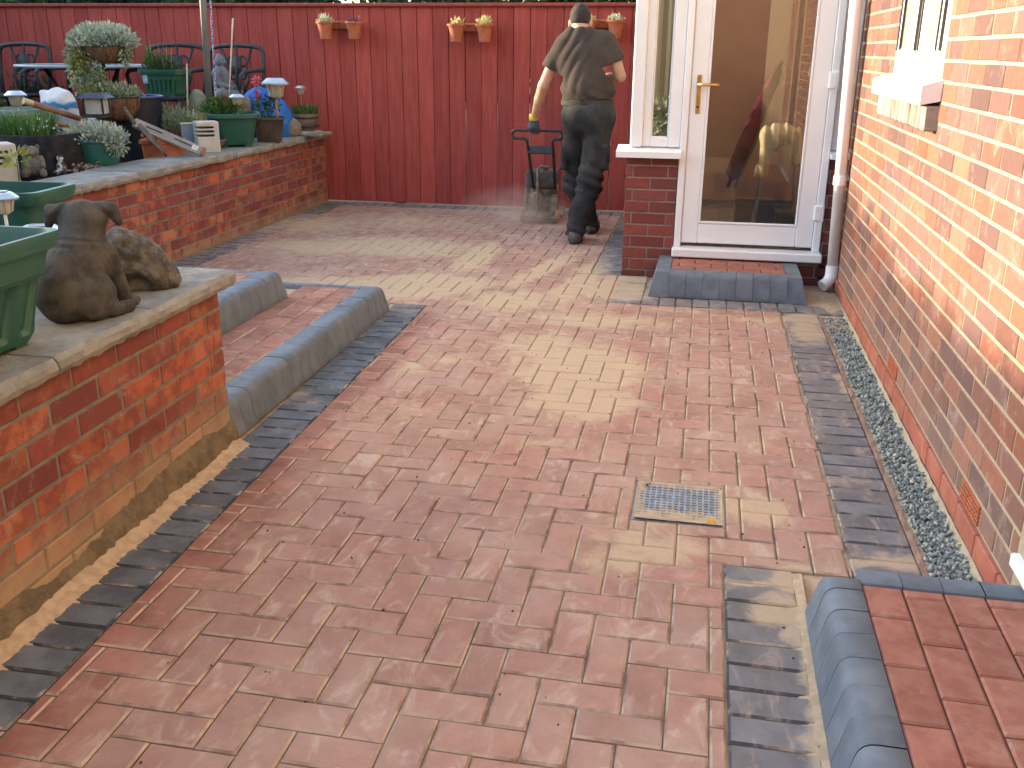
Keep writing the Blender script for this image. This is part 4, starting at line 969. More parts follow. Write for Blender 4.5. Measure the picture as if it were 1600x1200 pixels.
def f_head(P):
    d = smin(.03, el(P, Hc+V3(0, 0, .012), (.077, .096, .100), Rt), el(P, Hc+V3(0, .055, -.05), (.058, .06, .065)))
    d = smin(.015, d, el(P, Hc+V3(-.082, .0, -.03), (.012, .024, .034)), el(P, Hc+V3(.082, .0, -.03), (.012, .024, .034)))
    d = smin(.012, d, rc(P, Hc+V3(0, .105, -.02), Hc+V3(0, .135, -.045), .012, .018))
    d = smax(.01, d, -el(P, Hc+V3(-.033, .115, -.005), (.016, .016, .011))); d = smax(.01, d, -el(P, Hc+V3(.033, .115, -.005), (.016, .016, .011)))
    d = smin(.006, d, el(P, Hc+V3(-.033, .098, -.005), (.012, .012, .012)), el(P, Hc+V3(.033, .098, -.005), (.012, .012, .012)), el(P, Hc+V3(0, .105, -.085), (.026, .012, .007)))
    return d
def hand_chain(P, w, d0, up, side, sgn):
    """palm and five curled fingers; d0 along the hand, side across the knuckles, up = back of the hand"""
    q = smin(.012, rc(P, w, w+d0*.03, .026, .028), el(P, w+d0*.06, (.040, .040, .040)), rc(P, w+d0*.03+side*.025, w+d0*.085+side*.03, .016, .014), rc(P, w+d0*.03-side*.025, w+d0*.085-side*.03, .016, .014))
    for i, L in enumerate((.030, .035, .033, .026)):
        b = w+d0*.088+side*(-.031+.0205*i); m1 = b+d0*L-up*.010; m2 = m1-up*L*.9-d0*.004; m3 = m2-up*.006-d0*.022
        q = smin(.004, q, rc(P, b, m1, .0105, .0098), rc(P, m1, m2, .0098, .0090), rc(P, m2, m3, .0090, .0080))
    t0 = w+d0*.035+side*sgn*.030; t1 = t0+d0*.035+side*sgn*.018-up*.022; t2 = t1+d0*.018-up*.024
    return smin(.006, q, rc(P, t0, t1, .013, .012), rc(P, t1, t2, .012, .009))
dL = V3(-.02, .35, -1); dL /= np.linalg.norm(dL); upL = V3(-.15, -.93, -.30); upL -= dL*(upL@dL); upL /= np.linalg.norm(upL); sdL = np.cross(dL, upL)
dR = V3(-.6, .75, -.15); dR /= np.linalg.norm(dR); upR = V3(0, .2, 1.); upR -= dR*(upR@dR); upR /= np.linalg.norm(upR); sdR = np.cross(dR, upR)
def f_body(P):
    d = smin(.03, f_head(P), rc(P, Hc+V3(0, -.03, -.06), nk+V3(0, -.02, -.06), .056, .064))
    d = smin(.05, d, rc(P, shL+V3(.02, 0, -.01), shR+V3(-.02, 0, -.01), .055, .055), el(P, ch_, (.165, .10, .19)), rc(P, ch_, (hpL+hpR)/2, .12, .135))
    d = smin(.02, d, rc(P, shL, elL, .054, .042), rc(P, shR, elR, .054, .043))
    d = smin(.012, d, rc(P, elL, elL*.6+wrL*.4, .043, .041), rc(P, elL*.6+wrL*.4, wrL, .041, .028), rc(P, elR, elR*.6+wrR*.4, .043, .041), rc(P, elR*.6+wrR*.4, wrR, .041, .028))
    d = smin(.03, d, rc(P, hpL, knL, .085, .055), rc(P, knL, anL, .052, .038), rc(P, hpR, knR, .085, .055), rc(P, knR, anR, .052, .038))
    for a in (anL, anR): d = smin(.02, d, rc(P, a+V3(0, -.02, -.06), V3(a[0], a[1]+.15, .04), .032, .028))
    d = smin(.01, d, hand_chain(P, wrL, dL, upL, sdL, 1)+.003, hand_chain(P, wrR, dR, upR, sdR, -1))
    return d
lo = V3(-1.62, 7.15, 0.0); hi = V3(-.40, 8.25, 1.83)
obj('body', sdf(f_body, lo, hi, .0095), m_skin, man)
def f_hair(P):
    d = el(P, Hc+V3(0, -.006, .020), (.081, .099, .101), Rt)+.0015*wob(P, 220, 3)
    cut = -(P[:, 2]-(Hc[2]-.052)-.55*(P[:, 1]-Hc[1]+.02)); cut2 = (P[:, 1]-(Hc[1]+.075))
    return smax(.008, smax(.008, d, cut), cut2)
obj('hair', sdf(f_hair, Hc-V3(.13, .15, .15), Hc+V3(.13, .15, .17), .0075), m_hair, man)
slL = shL*.42+elL*.58; slR = shR*.42+elR*.58
def f_shirt(P):
    chest = el(P, ch_+V3(0, -.005, .02), (.236, .135, .20)); belly = el(P, wa+V3(0, .02, .08), (.212, .150, .22))
    d = smin(.06, chest, belly, rc(P, shL+V3(.055, 0, .0), shR+V3(-.055, 0, .0), .070, .070), el(P, nk+V3(0, -.01, -.045), (.125, .08, .075)))
    d = smin(.035, d, rc(P, shL+V3(.01, 0, -.01), slL, .072, .078), rc(P, shR+V3(-.01, 0, -.01), slR, .072, .076))
    q = P-wa
    fold = .0048*(1-2*np.abs(np.sin((q[:, 0]*.88-q[:, 2]*.30)*44+1.2*np.sin(q[:, 2]*9))))*np.clip(1.2-abs(q[:, 0]+.10)*5.5, 0, 1)*np.clip((q[:, 2])*6, 0, 1)
    fold = fold+.009*np.sin(q[:, 2]*62+q[:, 0]*24+2*np.sin(q[:, 0]*8))*np.clip(1-q[:, 2]*7, 0, 1)+.003*wob(P, 38, 5)
    d = d+fold
    d = smax(.006, d, wa[2]-.004+.012*np.sin(q[:, 0]*9)-P[:, 2])
    for s, e in ((shL, elL), (shR, elR)):
        u = (e-s)/np.linalg.norm(e-s); L = np.linalg.norm(e-s)*.60; pl = (P-s)@u-L
        near = np.linalg.norm(P-(s+u*L), axis=1) < .17
        d = np.where(near & (pl > -.05), smax(.006, d, pl), d)
    return smax(.008, d, -rc(P, nk+V3(0, .02, .0), nk+V3(0, .05, .2), .082, .10))
obj('t_shirt', sdf(f_shirt, V3(-1.45, 7.35, .96), V3(-.50, 8.0, 1.64), .0085), m_shirt, man)
def leg(P, h, k, a, pk):
    mid = h*.5+k*.5
    d = smin(.05, rc(P, h, k, .112, .088), rc(P, k+V3(0, 0, .03), k-V3(0, 0, .05), .088, .084))
    d = smin(.05, d, rc(P, k-V3(0, .01, .05), a*.6+k*.4+V3(0, -.02, 0), .084, .082), rc(P, a*.6+k*.4+V3(0, -.02, 0), a+V3(0, -.005, -.03), .082, .074))
    d = smin(.015, d, bxs(P, mid+V3(pk*.085, -.01, -.05), (.030, .075, .095), .02))
    q = P-k
    d = d+.010*np.sin(q[:, 2]*70+q[:, 0]*25+2*np.sin(q[:, 1]*14))*np.exp(-(q[:, 2]/.13)**2)+.007*np.sin((P[:, 2]-a[2])*85+q[:, 0]*30)*np.exp(-((P[:, 2]-a[2])/.10)**2)
    return smax(.006, d, a[2]-.045-P[:, 2])
def f_tr(P):
    d = smin(.04, leg(P, hpL, knL, anL, -1), leg(P, hpR, knR, anR, 1))
    hip = smin(.06, el(P, (hpL+hpR)/2+V3(0, -.015, .04), (.205, .135, .16)), el(P, (hpL*.75+hpR*.25)+V3(-.01, -.06, .0), (.10, .10, .12)), el(P, (hpR*.75+hpL*.25)+V3(.01, -.06, .0), (.10, .10, .12)))
    d = smin(.045, d, hip)+.003*wob(P, 30, 9)
    return smax(.006, d, P[:, 2]-(wa[2]+.02))
obj('trousers', sdf(f_tr, V3(-1.30, 7.15, .02), V3(-.55, 8.1, 1.12), .0095), m_trous, man)
bl = MB(); bl.lathe([(1.0, -.02), (1.03, -.018), (1.03, .018), (1.0, .02)], (wa[0], wa[1]+.005, wa[2]-.022), 36, .200, .148); obj('belt', bl, mat('belt_grey', (.030, .028, .027), (.05, .046, .042), .8, 30), man, auto=50)
for a, toe in ((anL, (.015, 1)), (anR, (-.02, 1))):
    t = V3(toe[0], toe[1], 0)/math.hypot(*toe); hl = V3(a[0], a[1]-.035, 0)
    def f_boot(P):
        d = smin(.03, rc(P, hl+V3(0, 0, .05)-t*.0, a+V3(0, -.005, -.0), .048, .055), rc(P, hl+V3(0, 0, .052), hl+t*.20+V3(0, 0, .045), .050, .046), el(P, hl+t*.19+V3(0, 0, .052), (.052, .070, .046)))
        d = d+.002*wob(P, 90, 2); return smax(.006, d, .018-P[:, 2])
    b = obj('boot', sdf(f_boot, hl-V3(.1, .12, .0), hl+V3(.12, .33, a[2]+.09), .0085), m_boot, man)
    sm_ = MB(); pts = []
    for i in range(20):
        an_ = 2*math.pi*i/20; pts.append((hl[0]+t[0]*.08+.053*math.cos(an_)*(1.06 if math.sin(an_) > 0 else .96), hl[1]+.08+.158*math.sin(an_)*.92))
    sm_.prism(pts, .003, .026); obj('sole', sm_, m_rubber, b)
gl = sdf(lambda P: smin(.006, hand_chain(P, wrL, dL, upL, sdL, 1)-.002, rc(P, wrL-dL*.01, wrL+dL*.03, .034, .032)), wrL-V3(.14, .14, .22), wrL+V3(.14, .2, .08), .0055)
obj('glove', gl, m_glove, man)
cu = MB(); cu.tube([wrL-dL*.040, wrL-dL*.034, wrL-dL*.005, wrL+dL*.004], [.033, .0365, .038, .036], 18); obj('glove_cuff', cu, m_cuff, man, smooth=True)
# ================================================================== plate compactor
m_dusty = mat('dusty_engine', (.12, .095, .075), (.30, .235, .18), .9, 16, bump=.6, bs=90, over=bloom(.35, (.34, .26, .19), 18))
m_tank = mat('dusty_dark_tank', (.06, .058, .056), (.125, .11, .095), .8, 12, bump=.3)
pcm = thing('plate_compactor', 'dusty petrol plate compactor with looped black handlebar, held by the workman', 'compactor', PY(845, 342, 8.42)*V3(1, 1, 0))
hx = wrL+dL*.105-upL*.018                # the bar passes through the closed hand
HYb = hx[1]; zt_ = hx[2]
xl, xr = PY(800, 224, HYb)[0], PY(879, 226, HYb)[0]; zl = zt_-.066
pl_, pr_ = PY(823, 234, HYb)[0], PY(862, 236, HYb)[0]
Bc = PY(845, 340, 8.42); Bc[2] = 0; bx0, bx1 = PY(821, 300, 8.3)[0], PY(869, 300, 8.3)[0]; bw = bx1-bx0; bcx = (bx0+bx1)/2
r_ = (zt_-zl)/2
path = [(pl_+.01, 8.22, .30), (pl_, HYb+.10, zl-.13), (pl_, HYb+.01, zl-.02), (pl_-.012, HYb, zl-.002), (pl_-.03, HYb, zl), (xl+r_, HYb, zl)]
path += [(xl+r_-math.sin(t)*r_, HYb, zl+r_-math.cos(t)*r_) for t in np.linspace(.3, math.pi-.3, 7)]+[(xl+r_, HYb, zt_), (xr-r_, HYb, zt_)]
path += [(xr-r_+math.sin(t)*r_, HYb, zl+r_+math.cos(t)*r_) for t in np.linspace(.3, math.pi-.3, 7)]+[(xr-r_, HYb, zl), (pr_+.03, HYb, zl), (pr_+.012, HYb, zl-.002), (pr_, HYb+.01, zl-.02), (pr_, HYb+.10, zl-.13), (pr_-.01, 8.22, .30)]
hb = MB(); hb.tube(path, .0125, 10); obj('handlebar', hb, m_black, pcm, smooth=True)
obj('cross_plate', MB().box(((pl_+pr_)/2, HYb+.075, zl-.095), (pr_-pl_, .014, .075), Matrix.Rotation(rad(-40), 3, 'X'), ch=.003), m_black, pcm)
bp = MB(); pr2 = [(-.30, .055), (-.26, .012), (-.2, 0.004), (.2, .004), (.26, .012), (.30, .055)]; vs = []
for (y, z) in pr2: vs += [(bcx-bw*.58, 8.47+y, z), (bcx+bw*.58, 8.47+y, z), (bcx+bw*.58, 8.47+y, z+.016), (bcx-bw*.58, 8.47+y, z+.016)]
bp.add(vs, [(i*4+a, i*4+(a+1) % 4, (i+1)*4+(a+1) % 4, (i+1)*4+a) for i in range(5) for a in range(4)]+[(0, 1, 2, 3), (20, 21, 22, 23)])
obj('base_plate', bp, m_dusty, pcm)
ex = MB(); ex.cone((bcx-bw*.45, 8.52, .085), (bcx+bw*.45, 8.52, .085), .062, .062, 18); ex.box((bcx, 8.40, .055), (bw*.8, .20, .07), ch=.01); obj('exciter', ex, m_dusty, pcm, auto=40)
eb = MB(); eb.box((bcx+.005, 8.42, .21), (bw*.70, .22, .17), ch=.015)
for i in range(7): eb.box((bcx+.005, 8.42, .145+.021*i), (bw*.78, .25, .007))
eb.box((bcx-.06, 8.36, .15), (.06, .14, .10), ch=.01); obj('engine', eb, m_dusty, pcm)
st = MB(); st.cone((bcx-.045, 8.32, .20), (bcx-.045, 8.27, .20), .070, .062, 20); st.cone((bcx-.045, 8.27, .20), (bcx-.045, 8.255, .20), .05, .03, 16); obj('recoil_starter', st, m_dusty, pcm, auto=40)
zt0 = PY(845, 285, 8.3)[2]; zt1 = PY(845, 267, 8.3)[2]
tk = sdf(lambda P: bxs(P, (bcx, 8.40, (.295+zt1)/2), (bw*.50, .13, (zt1-.295)/2), .025), V3(bcx-.2, 8.2, .25), V3(bcx+.2, 8.6, zt1+.05), .01); tko = obj('fuel_tank', tk, m_tank, pcm)
obj('fuel_cap', MB().cone((bcx+.03, 8.36, zt1-.002), (bcx+.03, 8.36, zt1+.022), .026, .024, 14), m_black, tko)
hoop = MB(); cxh = PY(840, 300, 8.24)[0]; zh = PY(845, 260, 8.24)[2]
hoop.tube([(cxh-.005, 8.23, .02), (cxh, 8.23, .2), (cxh, 8.23, zh-.03), (cxh+.012, 8.24, zh-.006), (cxh+.035, 8.25, zh), (cxh+.075, 8.27, zh-.004), (cxh+.09, 8.29, zh-.03), (cxh+.09, 8.29, zt1-.03)], .011, 9); obj('lifting_hoop', hoop, m_dusty, pcm, smooth=True)
af = MB(); af.cone((bcx+bw*.42, 8.33, .10), (bcx+bw*.42, 8.33, .24), .038, .038, 14); af.box((bcx+bw*.43, 8.36, .30), (.05, .08, .06), ch=.008); obj('air_filter', af, m_dusty, pcm, auto=40)
bg_ = MB().box((bcx-bw*.50, 8.43, .18), (.03, .22, .20), ch=.012); obj('belt_guard', bg_, m_dusty, pcm)
for sx in (-1, 1):
    wm = MB(); wm.cone((bcx+sx*bw*.53, 8.26, .062), (bcx+sx*bw*.62, 8.26, .062), .05, .05, 16); obj('wheel', wm, mat('dusty_orange', (.42, .20, .08), (.34, .22, .13), .85, 14), pcm, auto=40)
# dust thrown up by the plate
dc = MB(); 
def f_dust(P): return smin(.15, el(P, (bcx-.10, 8.12, .10), (.42, .30, .16)), el(P, (bcx-.45, 8.20, .26), (.40, .25, .28)), el(P, (bcx+.10, 8.05, .06), (.35, .25, .10)))
dme = sdf(f_dust, V3(bcx-1.0, 7.6, -.02), V3(bcx+.65, 8.6, .70), .04)
mv = bpy.data.materials.new('dust_air'); mv.use_nodes = True; nt = mv.node_tree; nt.nodes.clear()
out = N(nt, 'ShaderNodeOutputMaterial'); pv = N(nt, 'ShaderNodeVolumePrincipled'); pv.inputs['Color'].default_value = (.97, .86, .74, 1); pv.inputs['Anisotropy'].default_value = .2
geo = N(nt, 'ShaderNodeNewGeometry'); nz = noise(nt, geo.outputs['Position'], 5.0, 4, .6, .5)
mp = N(nt, 'ShaderNodeMapping', vector_type='TEXTURE'); mp.inputs['Location'].default_value = (bcx-.16, 8.12, .06); mp.inputs['Scale'].default_value = (.62, .42, .30); nt.links.new(geo.outputs['Position'], mp.inputs[0])
ln = N(nt, 'ShaderNodeVectorMath', operation='LENGTH'); nt.links.new(mp.outputs[0], ln.inputs[0])
fall = math_(nt, 'SUBTRACT', 1.0, ln.outputs['Value'], True)
nt.links.new(math_(nt, 'MULTIPLY', math_(nt, 'MULTIPLY', fall, smooth(nt, nz, .28, .70)), 3.2), pv.inputs['Density']); nt.links.new(pv.outputs[0], out.inputs['Volume'])
setp(obj('dust_cloud', dme, mv), 'faint cloud of sand dust drifting round the compactor plate', 'dust', kind='stuff')
# ================================================================== things in the raised garden
FZ = .668; NZ = .655; BZ = .57           # far coping, near coping, soil
m_green = mat('plastic_green', (.012, .074, .058), (.018, .092, .072), .45, 6, spec=.45, over=bloom(.22, (.16, .20, .16), 9))
m_greend = mat('plastic_green_dark', (.012, .075, .050), (.02, .095, .06), .5, 6, spec=.4)
m_brownp = mat('plastic_brown', (.055, .042, .036), (.085, .066, .055), .7, 10, bump=.2)
m_silver = mat('foliage_silver', (.30, .36, .28), (.45, .50, .40), .8, 6, rnd=.3, trans=.3)
m_silverg = mat('foliage_grey_green', (.20, .27, .16), (.33, .39, .25), .8, 6, rnd=.35, trans=.3)
m_fgreen = mat('foliage_green', (.05, .13, .03), (.10, .20, .05), .7, 8, rnd=.35, trans=.3)
m_fyell = mat('foliage_yellow_green', (.22, .26, .06), (.32, .33, .10), .7, 8, rnd=.3, trans=.3)
m_fdark = mat('foliage_deep_green', (.03, .075, .025), (.06, .12, .04), .7, 8, rnd=.35, trans=.25)
m_coir = mat('coir', (.17, .10, .055), (.10, .055, .03), .98, 40, bump=.9, bs=120, bdist=.006)
m_conc = mat('pale_concrete', (.42, .40, .35), (.50, .48, .43), .95, 10, bump=.6, bs=120, over=bloom(.3, (.25, .24, .21), 9))
m_stoned = mat('statue_stone_dark', (.040, .039, .038), (.085, .081, .074), .92, 16, bump=.8, bs=130, bdist=.004, over=bloom(.40, (.135, .122, .10), 11))
m_stonem = mat('statue_stone_mottled', (.055, .052, .047), (.165, .152, .13), .95, 22, bump=1.0, bs=80, bdist=.008, over=bloom(.35, (.30, .25, .17), 14))
m_stoneg = mat('statue_grey', (.10, .125, .145), (.155, .18, .20), .85, 14, bump=.4, bs=120)
m_rock = mat('rock_tan', (.20, .165, .12), (.30, .26, .20), .95, 10, bump=.8, bs=60, bdist=.006)
m_rockg = mat('rock_mossy', (.13, .16, .10), (.22, .24, .16), .95, 10, bump=.8, bs=60)
m_chrome = mat('solar_silver', (.62, .64, .66), (.55, .57, .60), .28, 8, metal=.7)
m_solar = mat('solar_panel', (.12, .16, .24), (.16, .2, .3), .2, spec=.7)
m_lampc = mat('lamp_cream', (.52, .49, .36), (.60, .57, .44), .5, 20, trans=.3)
m_copper = mat('copper_post', (.36, .20, .13), (.30, .17, .11), .5, 15, metal=.4)
m_wood = mat('tool_wood', (.22, .105, .06), (.30, .155, .085), .7, 8, stretch=(1, 1, 1), bump=.2)
m_blue = mat('blue_sack', (.012, .115, .42), (.02, .17, .55), .6, 8, bump=.3, bs=60)
m_white = mat('white_sack', (.62, .64, .66), (.52, .55, .58), .6, 8)
m_alu = mat('cast_metal_dark', (.018, .022, .026), (.03, .035, .04), .6, 15, spec=.4)
def foliage(parent, m, n, c, r, ln, wd, up=.6, shell=.3, zmin=-.2, name='foliage'):
    p, d = dome_pts(n, c, r, shell, zmin); o = obj(name, leaves(name, p, d+[0, 0, up]+rng.normal(0, .35, d.shape), ln, wd), m, parent); o['kind'] = 'stuff'; return o
def blades(parent, m, n, c, rad_, h, name='grass_blades', w_=.006, spread=.6):
    b = MB()
    for i in range(n):
        a = rng.uniform(0, 6.28); r = rad_*math.sqrt(rng.random()); x, y = c[0]+r*math.cos(a), c[1]+r*math.sin(a); hh = h*rng.uniform(.5, 1); q = spread*rng.uniform(.2, 1)*hh; a2 = a+rng.normal(0, .6)
        dx, dy = math.cos(a2), math.sin(a2); ww = w_*rng.uniform(.7, 1.3)
        b.add([(x-dy*ww, y+dx*ww, c[2]), (x+dy*ww, y-dx*ww, c[2]), (x+dx*q*.4+dy*ww*.8, y+dy*q*.4-dx*ww*.8, c[2]+hh*.6), (x+dx*q*.4-dy*ww*.8, y+dy*q*.4+dx*ww*.8, c[2]+hh*.6), (x+dx*q, y+dy*q, c[2]+hh)], [(0, 1, 2, 3), (3, 2, 4)])
    o = obj(name, b, m, parent); o['kind'] = 'stuff'; return o
def pot(parent, c, rb, rt, h, m, sx=1.0, sy=1.0, sq=2.0, n=40, ribs=0, rim=.012, rimh=.028, rz=0.0, name='pot', soil=True, feet=False):
    def rib(j, i, t): return 1.0-(.022*(math.cos(t*ribs) > .2) if ribs and 1 <= j <= 3 else 0)
    b = MB(); b.lathe([(rb*.9, 0), (rb, .006), (rb+(rt-rb)*.45, h*.45), (rb+(rt-rb)*.86, h*.86), (rt, h-rimh), (rt+rim, h-rimh+.003), (rt+rim, h-.004), (rt+rim-.005, h), (rt-.004, h), (rt-.010, h-.045)], (0, 0, 0), n, sx, sy, rib if ribs else None, sq=sq)
    R2 = Matrix.Rotation(rz, 3, 'Z'); b.v = [tuple(R2 @ Vector(v)+Vector(c)) for v in b.v]
    o = obj(name, b, m, parent, auto=38)
    if soil:
        s = MB(); s.lathe([(0.001, 0), (rt-.012, 0)], (0, 0, h-.04), n, sx, sy, sq=sq, capb=False); s.v = [tuple(R2 @ Vector(v)+Vector(c)) for v in s.v]; obj('soil', s, m_soilp, parent)
    if feet:
        for a in (-1, 1):
            for b_ in (-1, 1): obj('foot', MB().box(Vector(c)+R2 @ Vector((a*rb*sx*.72, b_*rb*sy*.72, -.008)), (.05*sx+.01, .05*sy+.01, .022), R2), m, parent)
    return o
def solar_light(label, base, ztop, s=1.0, n=4, body=None, post=None, group=None, name='solar_light'):
    x, y, z0 = base; t = thing(name, label, 'solar light', base, group=group)
    b = MB(); b.cone((x, y, z0), (x, y, ztop-.10*s), .008*s, .008*s, 8); obj('stake', b, post or m_chrome, t)
    b = MB(); b.lathe([(.020, -.105), (.034, -.095), (.046, -.035), (.048, -.03)], (x, y, ztop), 20, s, s); b.v = [(p[0], p[1], ztop+(p[2]-ztop)*s) for p in b.v]; lb = obj('lamp_body', b, body or m_lampc, t, smooth=True)
    rb_ = MB()
    for k in range(8):
        a = 2*math.pi*k/8; rb_.tube([(x+math.cos(a)*.036*s, y+math.sin(a)*.036*s, ztop-.095*s), (x+math.cos(a)*.050*s, y+math.sin(a)*.050*s, ztop-.03*s)], .003*s, 5)
    obj('rib', rb_, m_chrome, lb)
    b = MB(); b.lathe([(.072, -.034), (.074, -.026), (.045, -.002), (.040, 0)], (0, 0, 0), n*4, s, s, sq=6.0 if n == 4 else 2.0, capt=True); R2 = Matrix.Rotation(rad(25), 3, 'Z'); b.v = [tuple(R2 @ Vector((v[0], v[1], v[2]*s))+Vector((x, y, ztop))) for v in b.v]
    cp = obj('cap', b, m_chrome, t, auto=30)
    obj('solar_cell', MB().box((x, y, ztop+.002), (.05*s, .05*s, .003), R2), m_solar, cp); return t
# ---- pug statue on the near coping, facing away along the wall
dg = Vector((-1.825, 2.52, NZ)); ds = 1.0
dog = thing('dog_statue', 'dark weathered stone statue of a sitting pug, seen from behind on the near coping', 'statue', dg)
def f_dog(P):
    q = (P-np.array(dg))/V3(.96, .96, 1.08); A = rad(-8); ca, sa = math.cos(A), math.sin(A); q = np.stack([q[:, 0]*ca+q[:, 1]*sa, -q[:, 0]*sa+q[:, 1]*ca, q[:, 2]], 1)
    s = np.stack([np.abs(q[:, 0]), q[:, 1], q[:, 2]], 1)
    d = smin(.04, rc(q, (0, -.060, .082), (0, .015, .180), .092, .074), el(q, (0, .045, .15), (.072, .066, .095)))
    d = smin(.012, d, el(s, (.078, -.020, .066), (.044, .078, .068)))
    d = smin(.010, d, rc(s, (.096, .02, .020), (.102, .095, .018), .023, .019))
    d = smin(.012, d, rc(s, (.048, .088, .165), (.056, .130, .028), .030, .022)); d = smin(.008, d, el(s, (.057, .156, .016), (.025, .036, .017)))
    d = smin(.022, d, rc(q, (0, .035, .200), (-.004, .052, .255), .068, .064))
    B = rad(36); cb, sb2 = math.cos(B), math.sin(B); hq = q-V3(-.006, .060, .268); hq = np.stack([hq[:, 0]*cb+hq[:, 1]*sb2, -hq[:, 0]*sb2+hq[:, 1]*cb, hq[:, 2]], 1); hs2 = np.stack([np.abs(hq[:, 0]), hq[:, 1], hq[:, 2]], 1)
    d = smin(.014, d, smin(.025, el(hq, (0, 0, 0), (.074, .064, .048)), el(hq, (0, .066, -.012), (.048, .040, .038))))
    R1 = Matrix.Rotation(rad(26), 3, 'Y')
    d = smin(.008, d, el(hs2, (.072, -.004, .028), (.036, .026, .012), R1)); d = smin(.007, d, rc(hs2, (.088, .0, .022), (.102, .010, -.014), .021, .013))
    d = d+.0030*np.sin(q[:, 2]*300+q[:, 1]*60)*np.exp(-((q[:, 2]-.218)/.016)**2)*(q[:, 1] < .09)+.0024*np.sin((q[:, 2]*.8+q[:, 1])*230)*np.exp(-((q[:, 2]-.135)/.035)**2-((q[:, 1]-.035)/.03)**2)*(q[:, 0] > 0)+.0010*wob(q, 130, 4)
    return smax(.006, d, .001-q[:, 2])*.93
obj('carving', sdf(f_dog, np.array(dg)-V3(.2, .22, .02), np.array(dg)+V3(.2, .24, .36), .0052), m_stoned, dog)
# ---- hollow mottled ornament beside it
og = Vector((-1.83, 2.86, NZ)); orn = thing('stone_ornament', 'mottled stone ornament shaped like a hollow mound, beside the pug statue', 'ornament', og)
def f_orn(P):
    q = P-np.array(og)
    d = smin(.03, rc(q, (-.07, -.05, .09), (-.05, -.02, .165), .070, .050), rc(q, (-.01, .01, .12), (.055, .06, .025), .066, .048), el(q, (-.02, .03, .05), (.10, .10, .08)))
    d = smax(.015, d, -el(q, (.015, -.085, .022), (.055, .075, .050)))
    d = d+.005*wob(q, 85, 6)+.0025*wob(q, 210, 8)
    return smax(.006, d, .001-q[:, 2])
obj('carving', sdf(f_orn, np.array(og)-V3(.22, .22, .02), np.array(og)+V3(.2, .22, .28), .006), m_stonem, orn)
# ---- two ribbed green troughs by the near wall
def trough(name, label, c, L, W, h, rz, m, bf=1.0):
    t = thing(name, label, 'planter', c); R2 = Matrix.Rotation(rz, 3, 'Z')
    b = MB(); n = 192
    def ring(w_, l_, z, ribf=0.0):
        out = []; r_ = min(.045, w_*.2); a_, b_ = w_/2-r_, l_/2-r_; per = [2*b_, math.pi*r_/2, 2*a_, math.pi*r_/2]*2; tot = sum(per)
        for i in range(n):
            d = tot*i/n; k = 0
            while d > per[k]: d -= per[k]; k += 1
            sg = [(1, -1), (1, 1), (1, 1), (-1, 1), (-1, 1), (-1, -1), (-1, -1), (1, -1)][k]
            if k == 0: p = (w_/2, -b_+d, 1, 0)
            elif k == 2: p = (a_-d, l_/2, 0, 1)
            elif k == 4: p = (-w_/2, b_-d, -1, 0)
            elif k == 6: p = (-a_+d, -l_/2, 0, -1)
            else:
                t_ = d/r_+(k-1)*math.pi/4; p = (sg[0]*a_+r_*math.cos(t_), sg[1]*b_+r_*math.sin(t_), math.cos(t_), math.sin(t_))
            q = .014 if (ribf and i % 8 < 3) else 0
            out.append((p[0]-p[2]*q, p[1]-p[3]*q, z))
        return out
    k1, k2 = bf, (1+bf)/2
    rings = [ring(W*.70*k1, L*.84, 0), ring(W*.74*k1, L*.87, .02), ring(W*.75*k1, L*.875, .035, .035), ring(W*.84*k2, L*.925, h*.70, .035), ring(W*.86*k2, L*.93, h*.74), ring(W*.88*k2, L*.945, h-.052), ring(W*.965, L*.985, h-.045), ring(W, L, h-.012), ring(W*.99, L*.995, h), ring(W*.93, L*.965, h), ring(W*.90, L*.95, h-.02), ring(W*.84, L*.92, h*.6)]
    vs = [p for r_ in rings for p in r_]; m_ = len(rings)
    fs = [(j*n+i, j*n+(i+1) % n, (j+1)*n+(i+1) % n, (j+1)*n+i) for j in range(m_-1) for i in range(n)]+[tuple(range(n))[::-1]]
    b.add([R2 @ Vector(v)+Vector(c) for v in vs], fs); o = obj('trough', b, m, t, auto=45)
    s = MB(); s.add([R2 @ Vector(v)+Vector(c) for v in ring(W*.86, L*.93, h*.62)], [tuple(range(n))]); obj('soil', s, m_soilp, t)
    for a in (-1, 1):
        for b_ in (-1, 1): obj('foot', MB().box(Vector(c)+R2 @ Vector((a*W*bf*.26, b_*L*.36, -.002)), (.05, .05, .03), R2), m, t)
    return t
t2 = trough('trough_planter', 'ribbed green plastic trough at the near end of the coping, beside the pug statue', Vector((-1.90, 1.84, NZ+.014)), .96, .415, .295, rad(1), m_green, .86)
t1 = trough('trough_planter', 'ribbed green plastic trough with seedlings, behind the pug statue', Vector((-2.53, 2.95, .655)), .28, .70, .315, rad(4), m_green)
foliage(t1, m_fyell, 60, (-2.52, 2.9, .90), (.22, .10, .07), .03, .016, .8, .2, 0, 'seedlings')
sb_ = thing('concrete_step_slab', 'plain concrete slab under the green trough with seedlings', 'slab', (-2.5, 2.93, .6)); obj('slab', MB().box((-2.55, 2.93, .625), (.8, .40, .062), ch=.006), m_conc, sb_)
solar_light('silver capped solar light between the near green trough and the pug statue', tuple(V3(*PY(60, 362, 2.62)[:2], .58)), PY(55, 353, 2.62)[2], 1.05, n=4)
p = PY(2, 300, 2.52); solar_light('white tapered solar light behind the near green trough', (p[0], p[1], .58), p[2], .62, n=8, body=mat('lamp_white', (.75, .72, .68), (.7, .66, .62), .5, trans=.2), post=m_upvc)
wd_ = thing('weed', 'yellow green weed growing behind the pug statue', 'weed', (-2.12, 2.80, .60)); foliage(wd_, m_fyell, 260, (-2.13, 2.78, .70), (.10, .08, .15), .035, .02, .4, .2, -.6)
